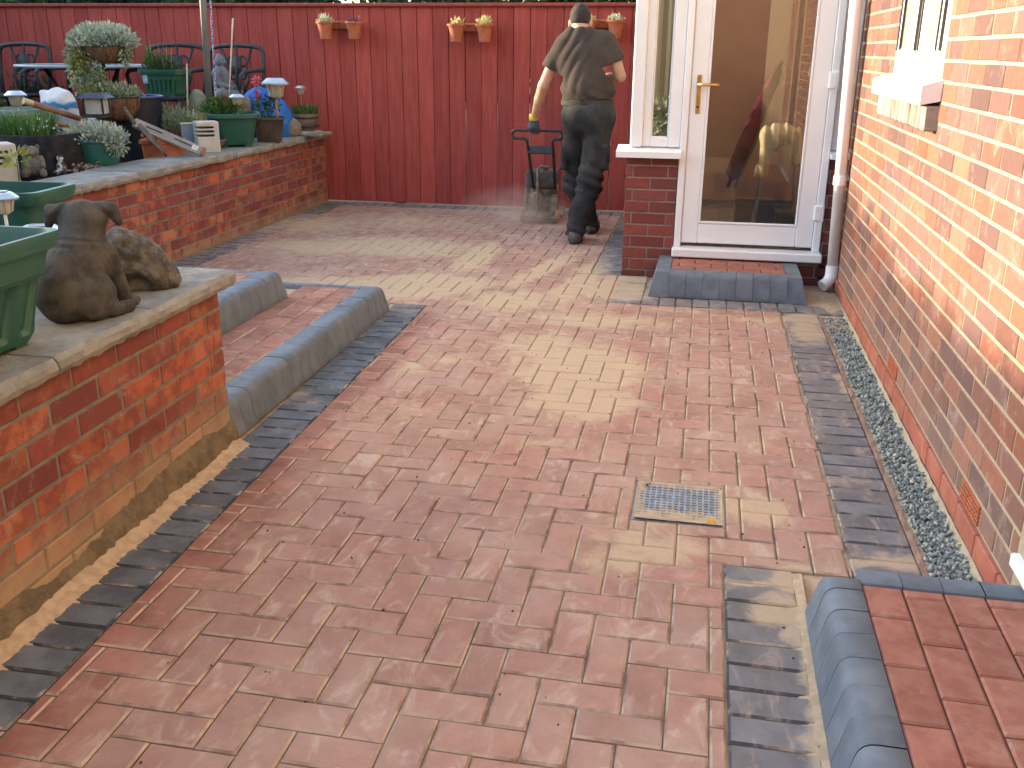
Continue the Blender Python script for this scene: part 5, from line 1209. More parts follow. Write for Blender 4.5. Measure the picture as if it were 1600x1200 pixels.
# ---- pots along the far coping
def base(x, y, z=FZ): return Vector(G(x, y, z))
c = Vector((-3.775, 7.47, FZ+.012)); zr = PY(380, 178, 7.35)[2]
t = thing('square_planter', 'square green plastic planter with leafy plant, on the coping beside the slotted block', 'planter', c)
pot(t, c, .135, .188, zr-c.z, m_green, 1, 1, 5.0, 48, rim=.022, rimh=.035, rz=rad(28), feet=True)
foliage(t, m_fgreen, 900, (c.x-.08, c.y-.03, zr-.005), (.17, .15, .115), .05, .014, .8, .15, 0); foliage(t, mat('petal_dark_red', (.16, .03, .03), (.22, .04, .04), .8, rnd=.2), 40, (c.x-.06, c.y-.05, zr+.06), (.14, .13, .06), .03, .02, .5, .5, 0, 'flowers')
solar_light('small silver capped solar light standing in the square green planter', (c.x+.05, c.y-.02, zr-.05), PY(369, 147, 7.45)[2], .85, n=8)
c = Vector((-3.665, 7.88, FZ)); zr = PY(427, 184, 7.8)[2]
t = thing('ribbed_planter', 'brown ribbed tapering planter on the coping, holding the tall solar lantern', 'planter', c)
pot(t, c, .098, .128, zr-c.z, m_brownp, 1, 1, 5.0, 64, ribs=20, rim=.010, rimh=.022, rz=rad(20))
solar_light('tall solar lantern with silver pagoda cap and copper post in the brown ribbed planter', (c.x+.085, c.y, zr-.06), PY(437, 122, 7.88)[2], 1.55, n=4, post=m_copper, name='solar_lantern')
c = Vector((-3.66, 8.66, FZ+.03)); zr = PY(478, 178, 8.6)[2]
t = thing('barrel_planter', 'weathered half barrel planter with grassy plant on flat stones by the fence', 'planter', c)
b = MB(); b.lathe([(.095, 0), (.112, .05), (.120, .09), (.122, zr-c.z-.02), (.122, zr-c.z), (.108, zr-c.z), (.106, zr-c.z-.04)], tuple(c), 40, rib=lambda j, i, t_: 1-.02*(i % 4 == 0)); obj('staves', b, mat('weathered_stave', (.13, .10, .075), (.19, .155, .12), .9, 8, bump=.5, bs=60), t, auto=30)
b = MB()
for zz in (.035, .11): b.lathe([(.118, zz), (.1245, zz+.004), (.1255, zz+.02), (.119, zz+.024)], tuple(c), 40, capb=False)
obj('hoop', b, m_black, t, smooth=True)
s = MB().lathe([(.001, 0), (.108, 0)], (c.x, c.y, zr-.03), 30, capb=False); obj('soil', s, m_soilp, t)
blades(t, m_fgreen, 220, (c.x, c.y, zr-.03), .11, .14, w_=.005)
foliage(t, m_fyell, 200, (c.x, c.y, zr-.01), (.11, .11, .07), .03, .012, .8, .2, 0)
solar_light('tiny solar light leaning out of the half barrel planter', (c.x-.02, c.y-.02, zr-.05), PY(466, 134, 8.6)[2], .72, n=8, post=m_copper)
for (px, py, sx_, lab) in ((478, 209, .13, 'flat grey stone under the half barrel planter on the wall end'), (500, 211, .085, 'flat tan stone at the very end of the far coping by the fence')):
    c = base(px, py+2, FZ); t = thing('flat_stone', lab, 'stone', c)
    obj('stone', sdf(lambda P: bxs(P, (c.x-.03, c.y+.04, FZ+.016), (sx_, .13, .016), .01)+.005*wob(P, 40, int(px)), V3(c.x-.25, c.y-.16, FZ-.01), V3(c.x+.2, c.y+.25, FZ+.06), .008), m_conc if px < 490 else m_rock, t)
c = base(452, 214); t = thing('boulder', 'smooth tan boulder on the coping between the ribbed planter and the half barrel', 'stone', c)
obj('stone', sdf(lambda P: smax(.01, el(P, (c.x-.02, c.y+.08, FZ+.07), (.105, .09, .095))+.006*wob(P, 30, 3), FZ+.001-P[:, 2]), V3(c.x-.2, c.y-.1, FZ-.01), V3(c.x+.2, c.y+.3, FZ+.22), .009), m_rock, t)
def vent_block(label, c, rz, h, w_):
    t = thing('vent_block', label, 'block', c); R2 = Matrix.Rotation(rz, 3, 'Z'); Rn = np.array(R2)
    def fb(P):
        q = (P-np.array(c))@Rn; d = bxs(q, (0, 0, h/2), (w_/2, w_/2, h/2), .006)
        for k in range(3): d = np.maximum(d, -bxs(q, (w_*.30, -w_*.15, h*(.56+.13*k)), (w_*.45, w_*.42, .008), .003))
        return d
    obj('block', sdf(fb, np.array(c)-V3(w_, w_, .02), np.array(c)+V3(w_, w_, h+.02), .0052, smooth_=False), m_conc, t)
c = Vector((-3.74, 6.93, FZ)); vent_block('pale concrete block with three slots on the far coping beside the square green planter', c, rad(-52), PY(328, 190, 6.9)[2]-FZ, .165)
c = Vector((-4.24, 5.24, FZ-.06)); vent_block('pale slotted concrete block beside the stone bear, leaf sprig in front', c, rad(-40), PY(18, 226, 5.2)[2]-FZ+.06, .20)
t = thing('plastic_tray', 'blue grey plastic tray edge propped behind the slotted concrete block', 'tray', (-3.92, 6.98, BZ)); obj('panel', MB().box((-3.90, 6.97, .75), (.02, .13, .24), Matrix.Rotation(rad(-50), 3, 'Z'), ch=.004), mat('tray_grey_blue', (.16, .22, .30), (.2, .26, .34), .5), t); obj('lip', MB().box((-3.90, 6.97, .876), (.032, .14, .014), Matrix.Rotation(rad(-50), 3, 'Z'), ch=.003), m_conc, t)
# round green pot with silver plant
c = Vector((-4.045, 5.98, FZ+.001)); zr = PY(155, 218, 5.9)[2]
t = thing('round_planter', 'round teal green planter overflowing with silvery foliage on the far coping', 'planter', c)
pot(t, c, .125, .180, zr-c.z, mat('plastic_teal', (.022, .115, .105), (.03, .14, .125), .42, 6, spec=.45), rim=.008, rimh=.02, n=48)
foliage(t, m_silver, 2100, (c.x-.01, c.y-.02, zr+.005), (.235, .21, .10), .030, .017, .5, .25, -.25)
foliage(t, m_silver, 420, (c.x+.185, c.y-.06, zr-.02), (.065, .08, .09), .030, .016, -.2, .2, -1, 'trailing_foliage')
# bear, figurine, tub
c = Vector((-4.06, 5.34, FZ)); zt2 = PY(62, 225, 5.35)[2]; hs_ = (zt2-FZ)/.30
t = thing('bear_statue', 'small brown grey stone teddy bear statue sitting on the far coping', 'statue', c)
def f_bear(P):
    q = (P-np.array(c))/hs_; A = rad(-30); ca, sa = math.cos(A), math.sin(A); q = np.stack([q[:, 0]*ca-q[:, 1]*sa, q[:, 0]*sa+q[:, 1]*ca, q[:, 2]], 1)
    s = np.stack([np.abs(q[:, 0]), q[:, 1], q[:, 2]], 1)
    d = smin(.02, el(q, (0, 0, .105), (.078, .068, .105)), el(q, (0, -.008, .228), (.062, .056, .054)), el(q, (0, -.058, .215), (.028, .024, .022)))
    d = smin(.008, d, el(s, (.052, .005, .275), (.022, .013, .022)))
    d = smin(.010, d, rc(s, (.070, -.01, .165), (.082, -.045, .095), .027, .024), rc(s, (.060, -.01, .040), (.082, -.105, .034), .036, .034), el(s, (.084, -.122, .044), (.033, .018, .042)))
    return smax(.005, d+.0025*wob(q, 110, 4), .001-q[:, 2])*hs_
obj('carving', sdf(f_bear, np.array(c)-V3(.19, .2, .02), np.array(c)+V3(.19, .2, .36), .0062), m_stonem, t)
c = Vector(PY(98, 272, 5.62)); c.z = FZ-.02; t = thing('figurine', 'tiny black and white garden figurine right of the stone bear', 'ornament', c)
obj('carving', sdf(lambda P: smin(.01, el(P, c+Vector((0, 0, .04)), (.030, .028, .045)), el(P, c+Vector((0, -.004, .098)), (.022, .02, .024)), rc(P, c+Vector((-.03, -.02, .01)), c+Vector((.03, -.025, .012)), .016, .016)), np.array(c)-V3(.07, .07, .02), np.array(c)+V3(.07, .07, .15), .005), mat('figurine_paint', (.025, .025, .028), (.50, .50, .48), .6, 26, nlo=.52, nhi=.60), t)
c = Vector((-4.30, 5.78, BZ)); t = thing('fabric_tub', 'black fabric tub of grass and small white flowers behind the stone bear', 'planter', c)
zr = PY(65, 212, 5.55)[2]
b = MB(); b.lathe([(.22, 0), (.25, .1), (.27, zr-BZ-.01), (.265, zr-BZ), (.25, zr-BZ-.03), (.001, zr-BZ-.04)], tuple(c), 40, rib=lambda j, i, t_: 1+.015*math.sin(t_*13)+.01*math.sin(t_*29)); obj('tub', b, mat('black_fabric', (.012, .012, .015), (.028, .028, .032), .95, 20, bump=.8, bs=100, bdist=.006), t, smooth=True)
blades(t, m_fgreen, 320, (c.x-.08, c.y-.05, zr-.04), .17, .20, w_=.006, spread=.8); foliage(t, m_white, 36, (c.x+.06, c.y-.08, zr+.02), (.14, .12, .07), .022, .018, .5, .3, 0, 'flowers')
for k_, (px, py) in enumerate(((22, 250), (28, 256))): pass
t = thing('sprig', 'bright yellow green leaf sprig in front of the slotted block by the bear', 'plant', Vector(PY(28, 262, 5.05))*1.0); cc = PY(26, 248, 5.08); foliage(t, m_fyell, 34, cc, (.075, .04, .05), .055, .028, .2, .2, -.5); b = MB(); b.tube([(cc[0]-.01, cc[1], .62), tuple(cc)], .003, 5); obj('stem', b, m_fgreen, t)
# pale green pot with solar light, far left
c = Vector((-4.75, 6.15, BZ)); zr = PY(25, 170, 6.1)[2]; t = thing('pale_planter', 'pale grey green round planter at the far left behind the fabric tub', 'planter', c); pot(t, c, .17, .23, zr-c.z, mat('plastic_pale_green', (.20, .28, .24), (.26, .34, .29), .5, 6), rim=.010, rimh=.04, n=44)
foliage(t, m_fgreen, 160, (c.x-.22, c.y-.05, zr+.03), (.12, .10, .09), .06, .025, .5, .3, -.2)
pp = PY(23, 142, 6.1); solar_light('two tier silver solar light in the pale grey green planter', (pp[0], 6.1, zr-.05), pp[2], 1.0, n=8)
# tools
def pole(name, label, cat, a, b_, r0, m, n=10):
    t = thing(name, label, cat, a); q = MB(); q.tube([a, a+(b_-a)*.5, b_], r0, n); obj('handle', q, m, t, smooth=True); return t
a, b_ = Vector(PY(38, 158, 5.95)), Vector(PY(140, 190, 6.35))
t = pole('sledgehammer', 'sledgehammer with thick brown handle and steel head lying over the pots', 'hammer', a, b_, [.021, .021, .017], m_wood); u = (b_-a).normalized(); b = MB(); b.box(b_+u*.02, (.06, .16, .055), u.to_track_quat('X', 'Z').to_matrix(), ch=.008); obj('head', b, m_steel, t)
b = MB(); b.tube([a-u*.006, a+u*.055], .0225, 10); obj('grip_end', b, mat('pale_worn_wood', (.50, .42, .30), (.44, .36, .25), .8), t)
a, b_ = Vector(PY(37, 186, 5.80)), Vector(PY(127, 199, 6.0)); t = pole('broom', 'thin brown broom handle lying below the sledgehammer', 'broom', a, b_, [.015, .015, .015], m_wood); u = (b_-a).normalized()
b = MB().box(b_+u*.03, (.09, .24, .05), u.to_track_quat('X', 'Z').to_matrix(), ch=.006); obj('head', b, m_wood, t); b = MB().box(b_+u*.085, (.05, .23, .045), u.to_track_quat('X', 'Z').to_matrix()); obj('bristles', b, m_rubber, t)
# spirit level with slots and sticker
A_ = Vector((-3.60, 6.62, FZ+.030)); B_ = Vector(PY(205, 189, 6.50)); ex_ = (B_-A_); L_ = ex_.length; ex_ = ex_.normalized()
nz_ = Vector((1, -.55, .45)); nz_ = (nz_-ex_*nz_.dot(ex_)).normalized(); ny2 = nz_.cross(ex_); RL = Matrix((ex_, ny2, nz_)).transposed()
lv = thing('spirit_level', 'long grey spirit level propped on the coping, white sticker and brown end cap', 'level', A_)
m_lvl = mat('level_grey', (.22, .20, .165), (.29, .265, .22), .55, 8)
obj('body', MB().box(A_+ex_*L_*.5, (L_-.04, .070, .024), RL, ch=.004), m_lvl, lv)
obj('edge', MB().box(A_+ex_*L_*.5+ny2*.0365, (L_-.05, .006, .028), RL, ch=.002), mat('level_edge', (.46, .43, .37), (.40, .37, .32), .5), lv)
for f0, f1 in ((.18, .42), (.58, .80)): obj('slot', MB().box(A_+ex_*L_*(f0+f1)/2+nz_*.0125, (L_*(f1-f0), .013, .002), RL), m_black, lv)
obj('end_cap', MB().box(A_+ex_*.018, (.040, .074, .030), RL, ch=.010), mat('cap_brown', (.26, .13, .06), (.20, .10, .05), .6), lv)
st_ = obj('sticker', MB().box(A_+ex_*.075+nz_*.0128, (.040, .036, .002), RL), mat('sticker_white', (.72, .72, .70), (.66, .66, .64), .5), lv)
tc_ = bpy.data.curves.new('sticker_number', 'FONT'); tc_.body = '25'; tc_.size = .030; tc_.align_x = 'CENTER'; tc_.align_y = 'CENTER'; tc_.extrude = .0004
dg_ = bpy.data.objects.new('tmp', tc_); COL.objects.link(dg_); bpy.context.view_layer.update(); tme = bpy.data.meshes.new_from_object(dg_.evaluated_get(bpy.context.evaluated_depsgraph_get())); bpy.data.objects.remove(dg_)
Rtx = Matrix((-ex_, -ny2, nz_)).transposed(); tme.transform(Matrix.Translation(A_+ex_*.075+nz_*.0145) @ Rtx.to_4x4()); tme.materials.clear(); obj('lettering', tme, m_black, st_)
# spade
S0, S1 = Vector(PY(214, 197, 6.38)), Vector((-3.83, 6.47, FZ+.008)); u = (S1-S0).normalized(); sd = Vector((-.50, .80, .25)); sd = (sd-u*sd.dot(u)).normalized(); nn_ = u.cross(sd)
sp_ = thing('spade', 'old spade with worn steel blade leaning tip down on the coping beside the spirit level', 'spade', S1)
b = MB(); Ls = (S1-S0).length; vs = []
for side in (0, 1):
    for (f, wv) in ((0, .085), (.15, .09), (.55, .085), (.8, .06), (.93, .028), (1, .004)):
        for q in (-1, 0, 1): vs.append(S0+u*Ls*f+sd*wv*q+nn_*(.014*abs(q)+.003*side))
fs = []
for sd_ in (0, 1):
    o_ = sd_*18
    for i in range(5):
        for a_ in range(2): fs.append((o_+i*3+a_, o_+i*3+a_+1, o_+(i+1)*3+a_+1, o_+(i+1)*3+a_))
b.add(vs, fs); obj('blade', b, mat('worn_steel', (.17, .145, .11), (.09, .075, .06), .6, 12, metal=.4), sp_)
b = MB(); b.tube([S0-u*.02, S0-u*.16+Vector((0, .04, .0))], .016, 9); obj('socket', b, MATS['worn_steel'], sp_); b = MB(); b.tube([Vector(PY(222, 211, 6.45)), Vector(PY(246, 215, 6.62))], .014, 9); obj('grip', b, mat('new_wood', (.46, .25, .09), (.40, .21, .08), .6), sp_)
# terracotta trough behind, dark tub, lavender bowl
c = Vector((-3.95, 6.66, BZ)); t = thing('terracotta_trough', 'orange terracotta trough behind the spade and spirit level', 'planter', c); pot(t, c, .13, .15, .215, m_terra, 1.0, .8, 5.0, 44, rim=.01, rimh=.03, rz=rad(20))
c = Vector((-4.35, 7.0, BZ)); t = thing('navy_tub', 'dark navy tub with a pale blue rim standing behind the spade', 'tub', c); pot(t, c, .17, .20, PY(235, 152, 6.9)[2]-c.z, mat('navy_plastic', (.010, .012, .022), (.014, .017, .03), .5), rim=.006, rimh=.02, n=40, soil=False); b = MB(); zz = PY(235, 152, 6.9)[2]; b.tube([(c.x+.205*math.cos(a_), c.y+.205*math.sin(a_), zz) for a_ in np.linspace(0, 6.2832, 40)], .006, 6, False); obj('rim', b, mat('blue_rim', (.06, .12, .36), (.08, .15, .4), .4), t)
c = Vector((-4.02, 7.18, BZ)); t = thing('shallow_bowl', 'shallow bowl planter of grey lavender and yellow green herbs', 'planter', c); pot(t, c, .15, .24, .17, mat('bowl_brown', (.12, .085, .065), (.17, .12, .09), .85), 1.15, 1, n=44, rim=.008, rimh=.02)
zl_ = BZ+.17; foliage(t, m_silverg, 1000, (PY(272, 180, 7.1)[0], 7.1, zl_+.06), (.15, .12, .20), .05, .010, 1.0, .15, 0, 'lavender'); foliage(t, m_fyell, 500, (PY(302, 185, 7.15)[0], 7.15, zl_+.04), (.12, .10, .15), .032, .016, .7, .2, 0, 'herbs'); foliage(t, m_white, 26, (PY(298, 165, 7.2)[0], 7.2, zl_+.16), (.08, .06, .05), .022, .02, .4, .3, -.3, 'flowers')
blades(t, m_silverg, 26, (PY(268, 180, 7.1)[0], 7.1, zl_), .10, .34, 'flower_stalks', .0022, .25)
# ---- two tier basket stand
tx, ty = PY(165, 100, 6.85)[0], 6.85
t = thing('basket_stand', 'two tier stand of coir baskets overflowing with silvery trailing plants', 'plant stand', (tx, ty, BZ))
b = MB(); b.cone((tx-.02, ty, BZ-.02), (tx-.02, ty, 1.46), .014, .014, 10); obj('post', b, m_alu, t)
def bowl(cx, cy, zr, r, h, nm='basket'):
    b = MB(); b.lathe([(r*.50, -h), (r*.75, -h*.86), (r*.93, -h*.5), (r, -h*.1), (r, 0), (r-.012, 0), (r-.02, -.03), (.001, -.035)], (cx, cy, zr), 36, rib=lambda j, i, t_: 1+.012*math.sin(t_*17)+.01*math.sin(t_*31+j)); o = obj(nm, b, m_coir, t, smooth=True)
    q = MB()
    for k in range(12):
        a_ = 2*math.pi*k/12; q.tube([(cx+math.cos(a_)*r*f, cy+math.sin(a_)*r*f, zr+z_) for f, z_ in ((1.02, 0), (1.02, -h*.4), (.88, -h*.75), (.5, -h*1.02))], .0028, 5)
    q.tube([(cx+1.02*r*math.cos(a_), cy+1.02*r*math.sin(a_), zr) for a_ in np.linspace(0, 6.2832, 32)], .0045, 6, False); obj('wire', q, m_alu, o)
z1_ = PY(170, 72, 6.85)[2]; z2_ = PY(175, 152, 6.75)[2]
bowl(tx+.03, ty, z1_, .185, .125); bowl(tx+.06, ty-.05, z2_, .20, .17)
foliage(t, m_silver, 2600, (tx+.02, ty-.02, z1_+.015), (.255, .23, .145), .034, .019, .5, .3, -.15)
foliage(t, m_silverg, 900, (tx-.13, ty-.14, z1_-.12), (.10, .08, .25), .034, .018, -.6, .1, -1, 'trailing_foliage'); foliage(t, m_fyell, 260, (tx-.10, ty-.17, z1_-.09), (.09, .05, .13), .032, .018, -.6, .1, -1, 'trailing_foliage')
foliage(t, m_silverg, 420, (tx+.02, ty-.15, z1_-.24), (.06, .05, .14), .034, .018, -.6, .1, -1, 'trailing_foliage'); foliage(t, m_silverg, 220, (tx+.21, ty-.05, z1_-.04), (.04, .06, .10), .03, .016, -.6, .1, -1, 'trailing_foliage')
foliage(t, m_silverg, 1100, (tx+.08, ty-.06, z2_+.005), (.21, .18, .095), .032, .017, .7, .25, -.1); foliage(t, m_fyell, 240, (tx-.02, ty-.14, z2_+.03), (.10, .08, .06), .04, .018, .7, .2, -.1)
# lantern
lx, ly = PY(150, 160, 6.25)[0], 6.25; z3 = PY(150, 145, 6.25)[2]; z4 = PY(150, 180, 6.25)[2]; hw = .062
t = thing('garden_lantern', 'black framed square lantern with frosted panes before the lower coir basket', 'lantern', (lx, ly, BZ))
b = MB(); R2 = Matrix.Rotation(rad(14), 3, 'Z'); C_ = Vector((lx, ly, 0))
for a_ in (-1, 1):
    for c_ in (-1, 1): b.box(C_+R2 @ Vector((a_*hw, c_*hw, (z3+z4)/2-.012)), (.012, .012, z3-z4-.02), R2)
b.box(C_+R2 @ Vector((0, 0, z4-.006)), (.15, .15, .016), R2); b.cone((lx, ly, BZ-.03), (lx, ly, z4), .012, .012, 8); obj('frame', b, m_black, t)
b = MB(); b.add([C_+R2 @ Vector((a_*q, c_*q, z)) for q, z in ((.100, z3-.034), (.062, z3)) for a_, c_ in ((-1, -1), (1, -1), (1, 1), (-1, 1))], [(0, 1, 5, 4), (1, 2, 6, 5), (2, 3, 7, 6), (3, 0, 4, 7), (4, 5, 6, 7), (3, 2, 1, 0)]); obj('roof', b, mat('lantern_roof', (.035, .042, .055), (.05, .06, .075), .35), t)
for k in range(4):
    Rk = Matrix.Rotation(rad(14+90*k), 3, 'Z'); obj('pane', MB().box(C_+Rk @ Vector((0, -hw, (z3+z4)/2-.014)), (hw*2-.014, .003, z3-z4-.05), Rk), mat('frosted_pane', (.50, .50, .47), (.58, .58, .55), .5, 8, trans=.4), t)
# small trough with sticker on a stand
c = Vector(PY(260, 149, 7.6)); zr = PY(260, 108, 7.6)[2]
sd_t = thing('plant_stand', 'dark metal stand carrying the green trough with the white sticker', 'stand', (c.x, c.y, BZ)); b = MB(); b.box((c.x, c.y, c.z-.014), (.36, .26, .02), ch=.003)
for a_ in (-1, 1):
    for c_ in (-1, 1): b.cone((c.x+a_*.15, c.y+c_*.10, BZ-.02), (c.x+a_*.15, c.y+c_*.10, c.z-.02), .01, .01, 8)
obj('frame', b, m_alu, sd_t)
tt = trough('small_trough', 'smooth green trough with a white sticker and wispy plants, on a stand', c, .24, .365, zr-c.z, rad(4), m_greend)
b = MB().box((c.x-.105, c.y-.118, c.z+.13), (.042, .003, .068), Matrix.Rotation(rad(9), 3, 'X')); obj('sticker', b, mat('sticker_blue_white', (.55, .60, .66), (.20, .32, .5), .5, 40), tt)
foliage(tt, m_fdark, 620, (c.x-.02, c.y, zr-.02), (.17, .10, .13), .04, .010, 1.0, .1, 0); foliage(tt, m_fgreen, 260, (c.x-.11, c.y, zr+.02), (.06, .06, .15), .04, .010, 1.0, .1, 0); blades(tt, m_silverg, 14, (c.x, c.y, zr-.03), .13, .32, 'stalks', .002, .2)
# ---- sacks
c = PY(100, 190, 6.35); t = thing('plastic_sack', 'crumpled white and blue plastic sack behind the tool handles', 'sack', c)
cz = PY(95, 165, 6.35)
def f_sk(P):
    q = P-cz; d = smin(.05, el(q, (-.02, .02, -.05), (.13, .08, .17)), rc(q, (-.10, 0, .02), (-.13, 0, .085), .035, .012), rc(q, (.05, 0, .05), (.08, 0, .095), .04, .01)); return d+.016*np.abs(wob(q, 26, 11))-.008+.004*wob(q, 80, 12)
def blue_mark(nt, col, geo, nz, r):
    sx = N(nt, 'ShaderNodeSeparateXYZ'); nt.links.new(geo.outputs['Position'], sx.inputs[0]); z = math_(nt, 'ADD', sx.outputs[2], math_(nt, 'MULTIPLY', noise(nt, geo.outputs['Position'], 14), .08))
    a_ = smooth(nt, z, cz[2]+.015, cz[2]+.03); b_ = math_(nt, 'SUBTRACT', 1.0, smooth(nt, z, cz[2]+.055, cz[2]+.07)); return mixc(nt, math_(nt, 'MULTIPLY', a_, b_), col, (.06, .22, .45))
obj('sack', sdf(f_sk, cz-V3(.22, .14, .26), cz+V3(.22, .16, .18), .0085), mat('white_sack_print', (.60, .62, .64), (.50, .53, .56), .55, 8, over=blue_mark), t)
c = Vector((PY(409, 160, 8.35)[0], 8.4, BZ)); t = thing('blue_sack', 'bulging bright blue sack slumped by the fence behind the solar lantern', 'sack', c); zt3 = PY(415, 137, 8.35)[2]
def f_bs(P):
    q = P-np.array(c); H_ = zt3-BZ; d = smin(.08, el(q, (.02, 0, H_*.42), (.22, .18, H_*.50)), el(q, (-.06, 0, H_*.66), (.15, .14, H_*.34)), el(q, (.11, 0, H_*.33), (.14, .16, H_*.36))); return smax(.01, d+.009*wob(q, 24, 5)+.005*wob(q, 70, 6), -q[:, 2])
obj('sack', sdf(f_bs, np.array(c)-V3(.34, .26, .02), np.array(c)+V3(.36, .26, zt3-BZ+.08), .011), m_blue, t)
# ---- seated figure statue on a plinth
c = Vector((PY(352, 150, 8.1)[0], 8.1, PY(352, 152, 8.1)[2])); zt4 = PY(352, 84, 8.1)[2]; k4 = (zt4-c.z)/.37
pl4 = thing('stone_plinth', 'rough stone plinth under the grey seated figure', 'plinth', (c.x, c.y, BZ)); obj('block', sdf(lambda P: bxs(P, (c.x, c.y, (BZ+c.z)/2), (.17, .14, (c.z-BZ)/2), .02)+.006*wob(P, 30, 2), V3(c.x-.24, c.y-.22, BZ-.02), V3(c.x+.24, c.y+.22, c.z+.03), .012), m_rock, pl4)
t = thing('seated_statue', 'blue grey statue of a cross-legged seated figure with bun, facing along the fence', 'statue', c)
def f_bd(P):
    q = (P-np.array(c))/k4; q = np.stack([q[:, 1], -q[:, 0], q[:, 2]], 1); s = np.stack([np.abs(q[:, 0]), q[:, 1], q[:, 2]], 1)   # faces +x in the world
    d = smin(.03, rc(q, (0, .02, .06), (0, .03, .20), .072, .070), rc(s, (.05, .03, .21), (.085, .03, .205), .04, .034))
    d = smin(.015, d, rc(s, (.09, .03, .20), (.105, .0, .115), .030, .026), rc(s, (.105, .0, .115), (.03, -.085, .085), .026, .02))
    d = smin(.02, d, rc(s, (.05, .02, .045), (.145, -.06, .035), .05, .038), rc(s, (.145, -.06, .035), (.02, -.105, .030), .038, .03))
    d = smin(.012, d, rc(q, (0, .03, .22), (0, .025, .275), .032, .030), el(q, (0, .02, .305), (.042, .050, .052)), el(q, (0, .03, .352), (.022, .024, .020)), el(q, (0, -.032, .298), (.009, .010, .012)), el(s, (.043, .025, .295), (.007, .012, .022)))
    return smax(.005, d+.001*wob(q, 140, 2), .001-q[:, 2])*k4
obj('carving', sdf(f_bd, np.array(c)-V3(.2, .22, .02), np.array(c)+V3(.22, .22, .42), .006), m_stoneg, t)
c = Vector((PY(309, 160, 7.7)[0], 7.7, BZ)); t = thing('mossy_boulder', 'mossy green boulder behind the herb bowl by the grey pole', 'stone', c); zz = PY(309, 138, 7.7)[2]
obj('stone', sdf(lambda P: smax(.01, el(P, (c.x, c.y, BZ+.1), (.13, .13, zz-BZ-.1))+.010*wob(P, 22, 7), BZ-P[:, 2]), V3(c.x-.22, c.y-.22, BZ-.02), V3(c.x+.22, c.y+.22, zz+.05), .012), m_rockg, t)
# ---- pole, rope, canes
a, b_ = PY(327, 156, 7.45), PY(317, 0, 7.45); u = (b_-a)/(b_[2]-a[2]); t = thing('line_post', 'tall grey washing line post rising past the fence', 'post', (a[0], a[1], BZ)); p0 = a-u*(a[2]-BZ+.05); p1 = a+u*2.2
b = MB(); b.tube([p0, p1], .0265, 14); obj('tube', b, mat('post_grey', (.17, .18, .175), (.22, .225, .215), .5, 6, metal=.3), t, smooth=True); b = MB(); b.tube([p1-u*.05, p1+u*.01], .031, 14); obj('cap', b, m_rubber, t)
a, b_ = PY(337, 152, 7.42), PY(329, 0, 7.42); b = MB(); pts = [a+(b_-a)*f+V3(0, 0, 0) for f in np.linspace(0, 1.5, 90)]; b.tube(pts, [.008 if i % 2 else .0055 for i in range(90)], 7); t = thing('line_rope', 'blue and white twisted washing line rope hanging beside the grey post', 'rope', a); obj('rope', b, mat('rope_blue_white', (.04, .06, .30), (.45, .45, .55), .8, 60, nlo=.45, nhi=.55), t)
for (x0, y0, x1, y1, Y_, lab) in ((293, 158, 292, 101, 7.3, 'short pale cane with rounded top standing in the herb bowl'), (357, 165, 364, 30, 7.48, 'tall pale bamboo cane rising from the square green planter')):
    a, b_ = PY(x0, y0, Y_), PY(x1, y1, Y_); u = (b_-a)/(b_[2]-a[2]); p0 = a-u*.12; t = thing('garden_cane', lab, 'cane', p0); b = MB(); b.tube([p0, b_], .006, 8); 
    for f in (.3, .55, .8): q_ = p0+(b_-p0)*f; b.tube([q_-u*.004, q_+u*.004], .0075, 8)
    obj('cane', b, mat('cane_pale', (.46, .40, .30), (.52, .46, .36), .7), t, smooth=True); b = MB(); b.lathe([(.001, -.008), (.009, 0), (.001, .009)], tuple(b_), 10, capb=False); obj('tip', b, MATS['cane_pale'], t, smooth=True)
# ---- pink flower plant
c = Vector((PY(402, 170, 8.0)[0], 8.0, BZ)); t = thing('flower_plant', 'tall stemmed plant with pink flowers in front of the blue sack', 'plant', c); b = MB(); P1 = PY(400, 127, 8.0); P2 = PY(403, 148, 7.98); P3 = PY(424, 150, 8.0)
for q_ in (P1, P2, P3): b.tube([c, (c+Vector(q_))*.5+Vector((.01, 0, 0)), q_], .004, 6)
obj('stems', b, m_fgreen, t); m_pink = mat('petal_pink', (.62, .10, .16), (.70, .18, .22), .7, rnd=.15, trans=.2)
for q_ in (P1, P2): foliage(t, m_pink, 50, q_, (.032, .03, .032), .025, .02, .2, .3, -1, 'flower_head')
foliage(t, m_fgreen, 120, tuple((V3(*c)+P2)/2+V3(0, 0, .08)), (.07, .06, .16), .04, .025, .2, .2, -1); foliage(t, m_fdark, 130, tuple(P3-V3(0, 0, .06)), (.07, .06, .09), .035, .022, .2, .2, -1)
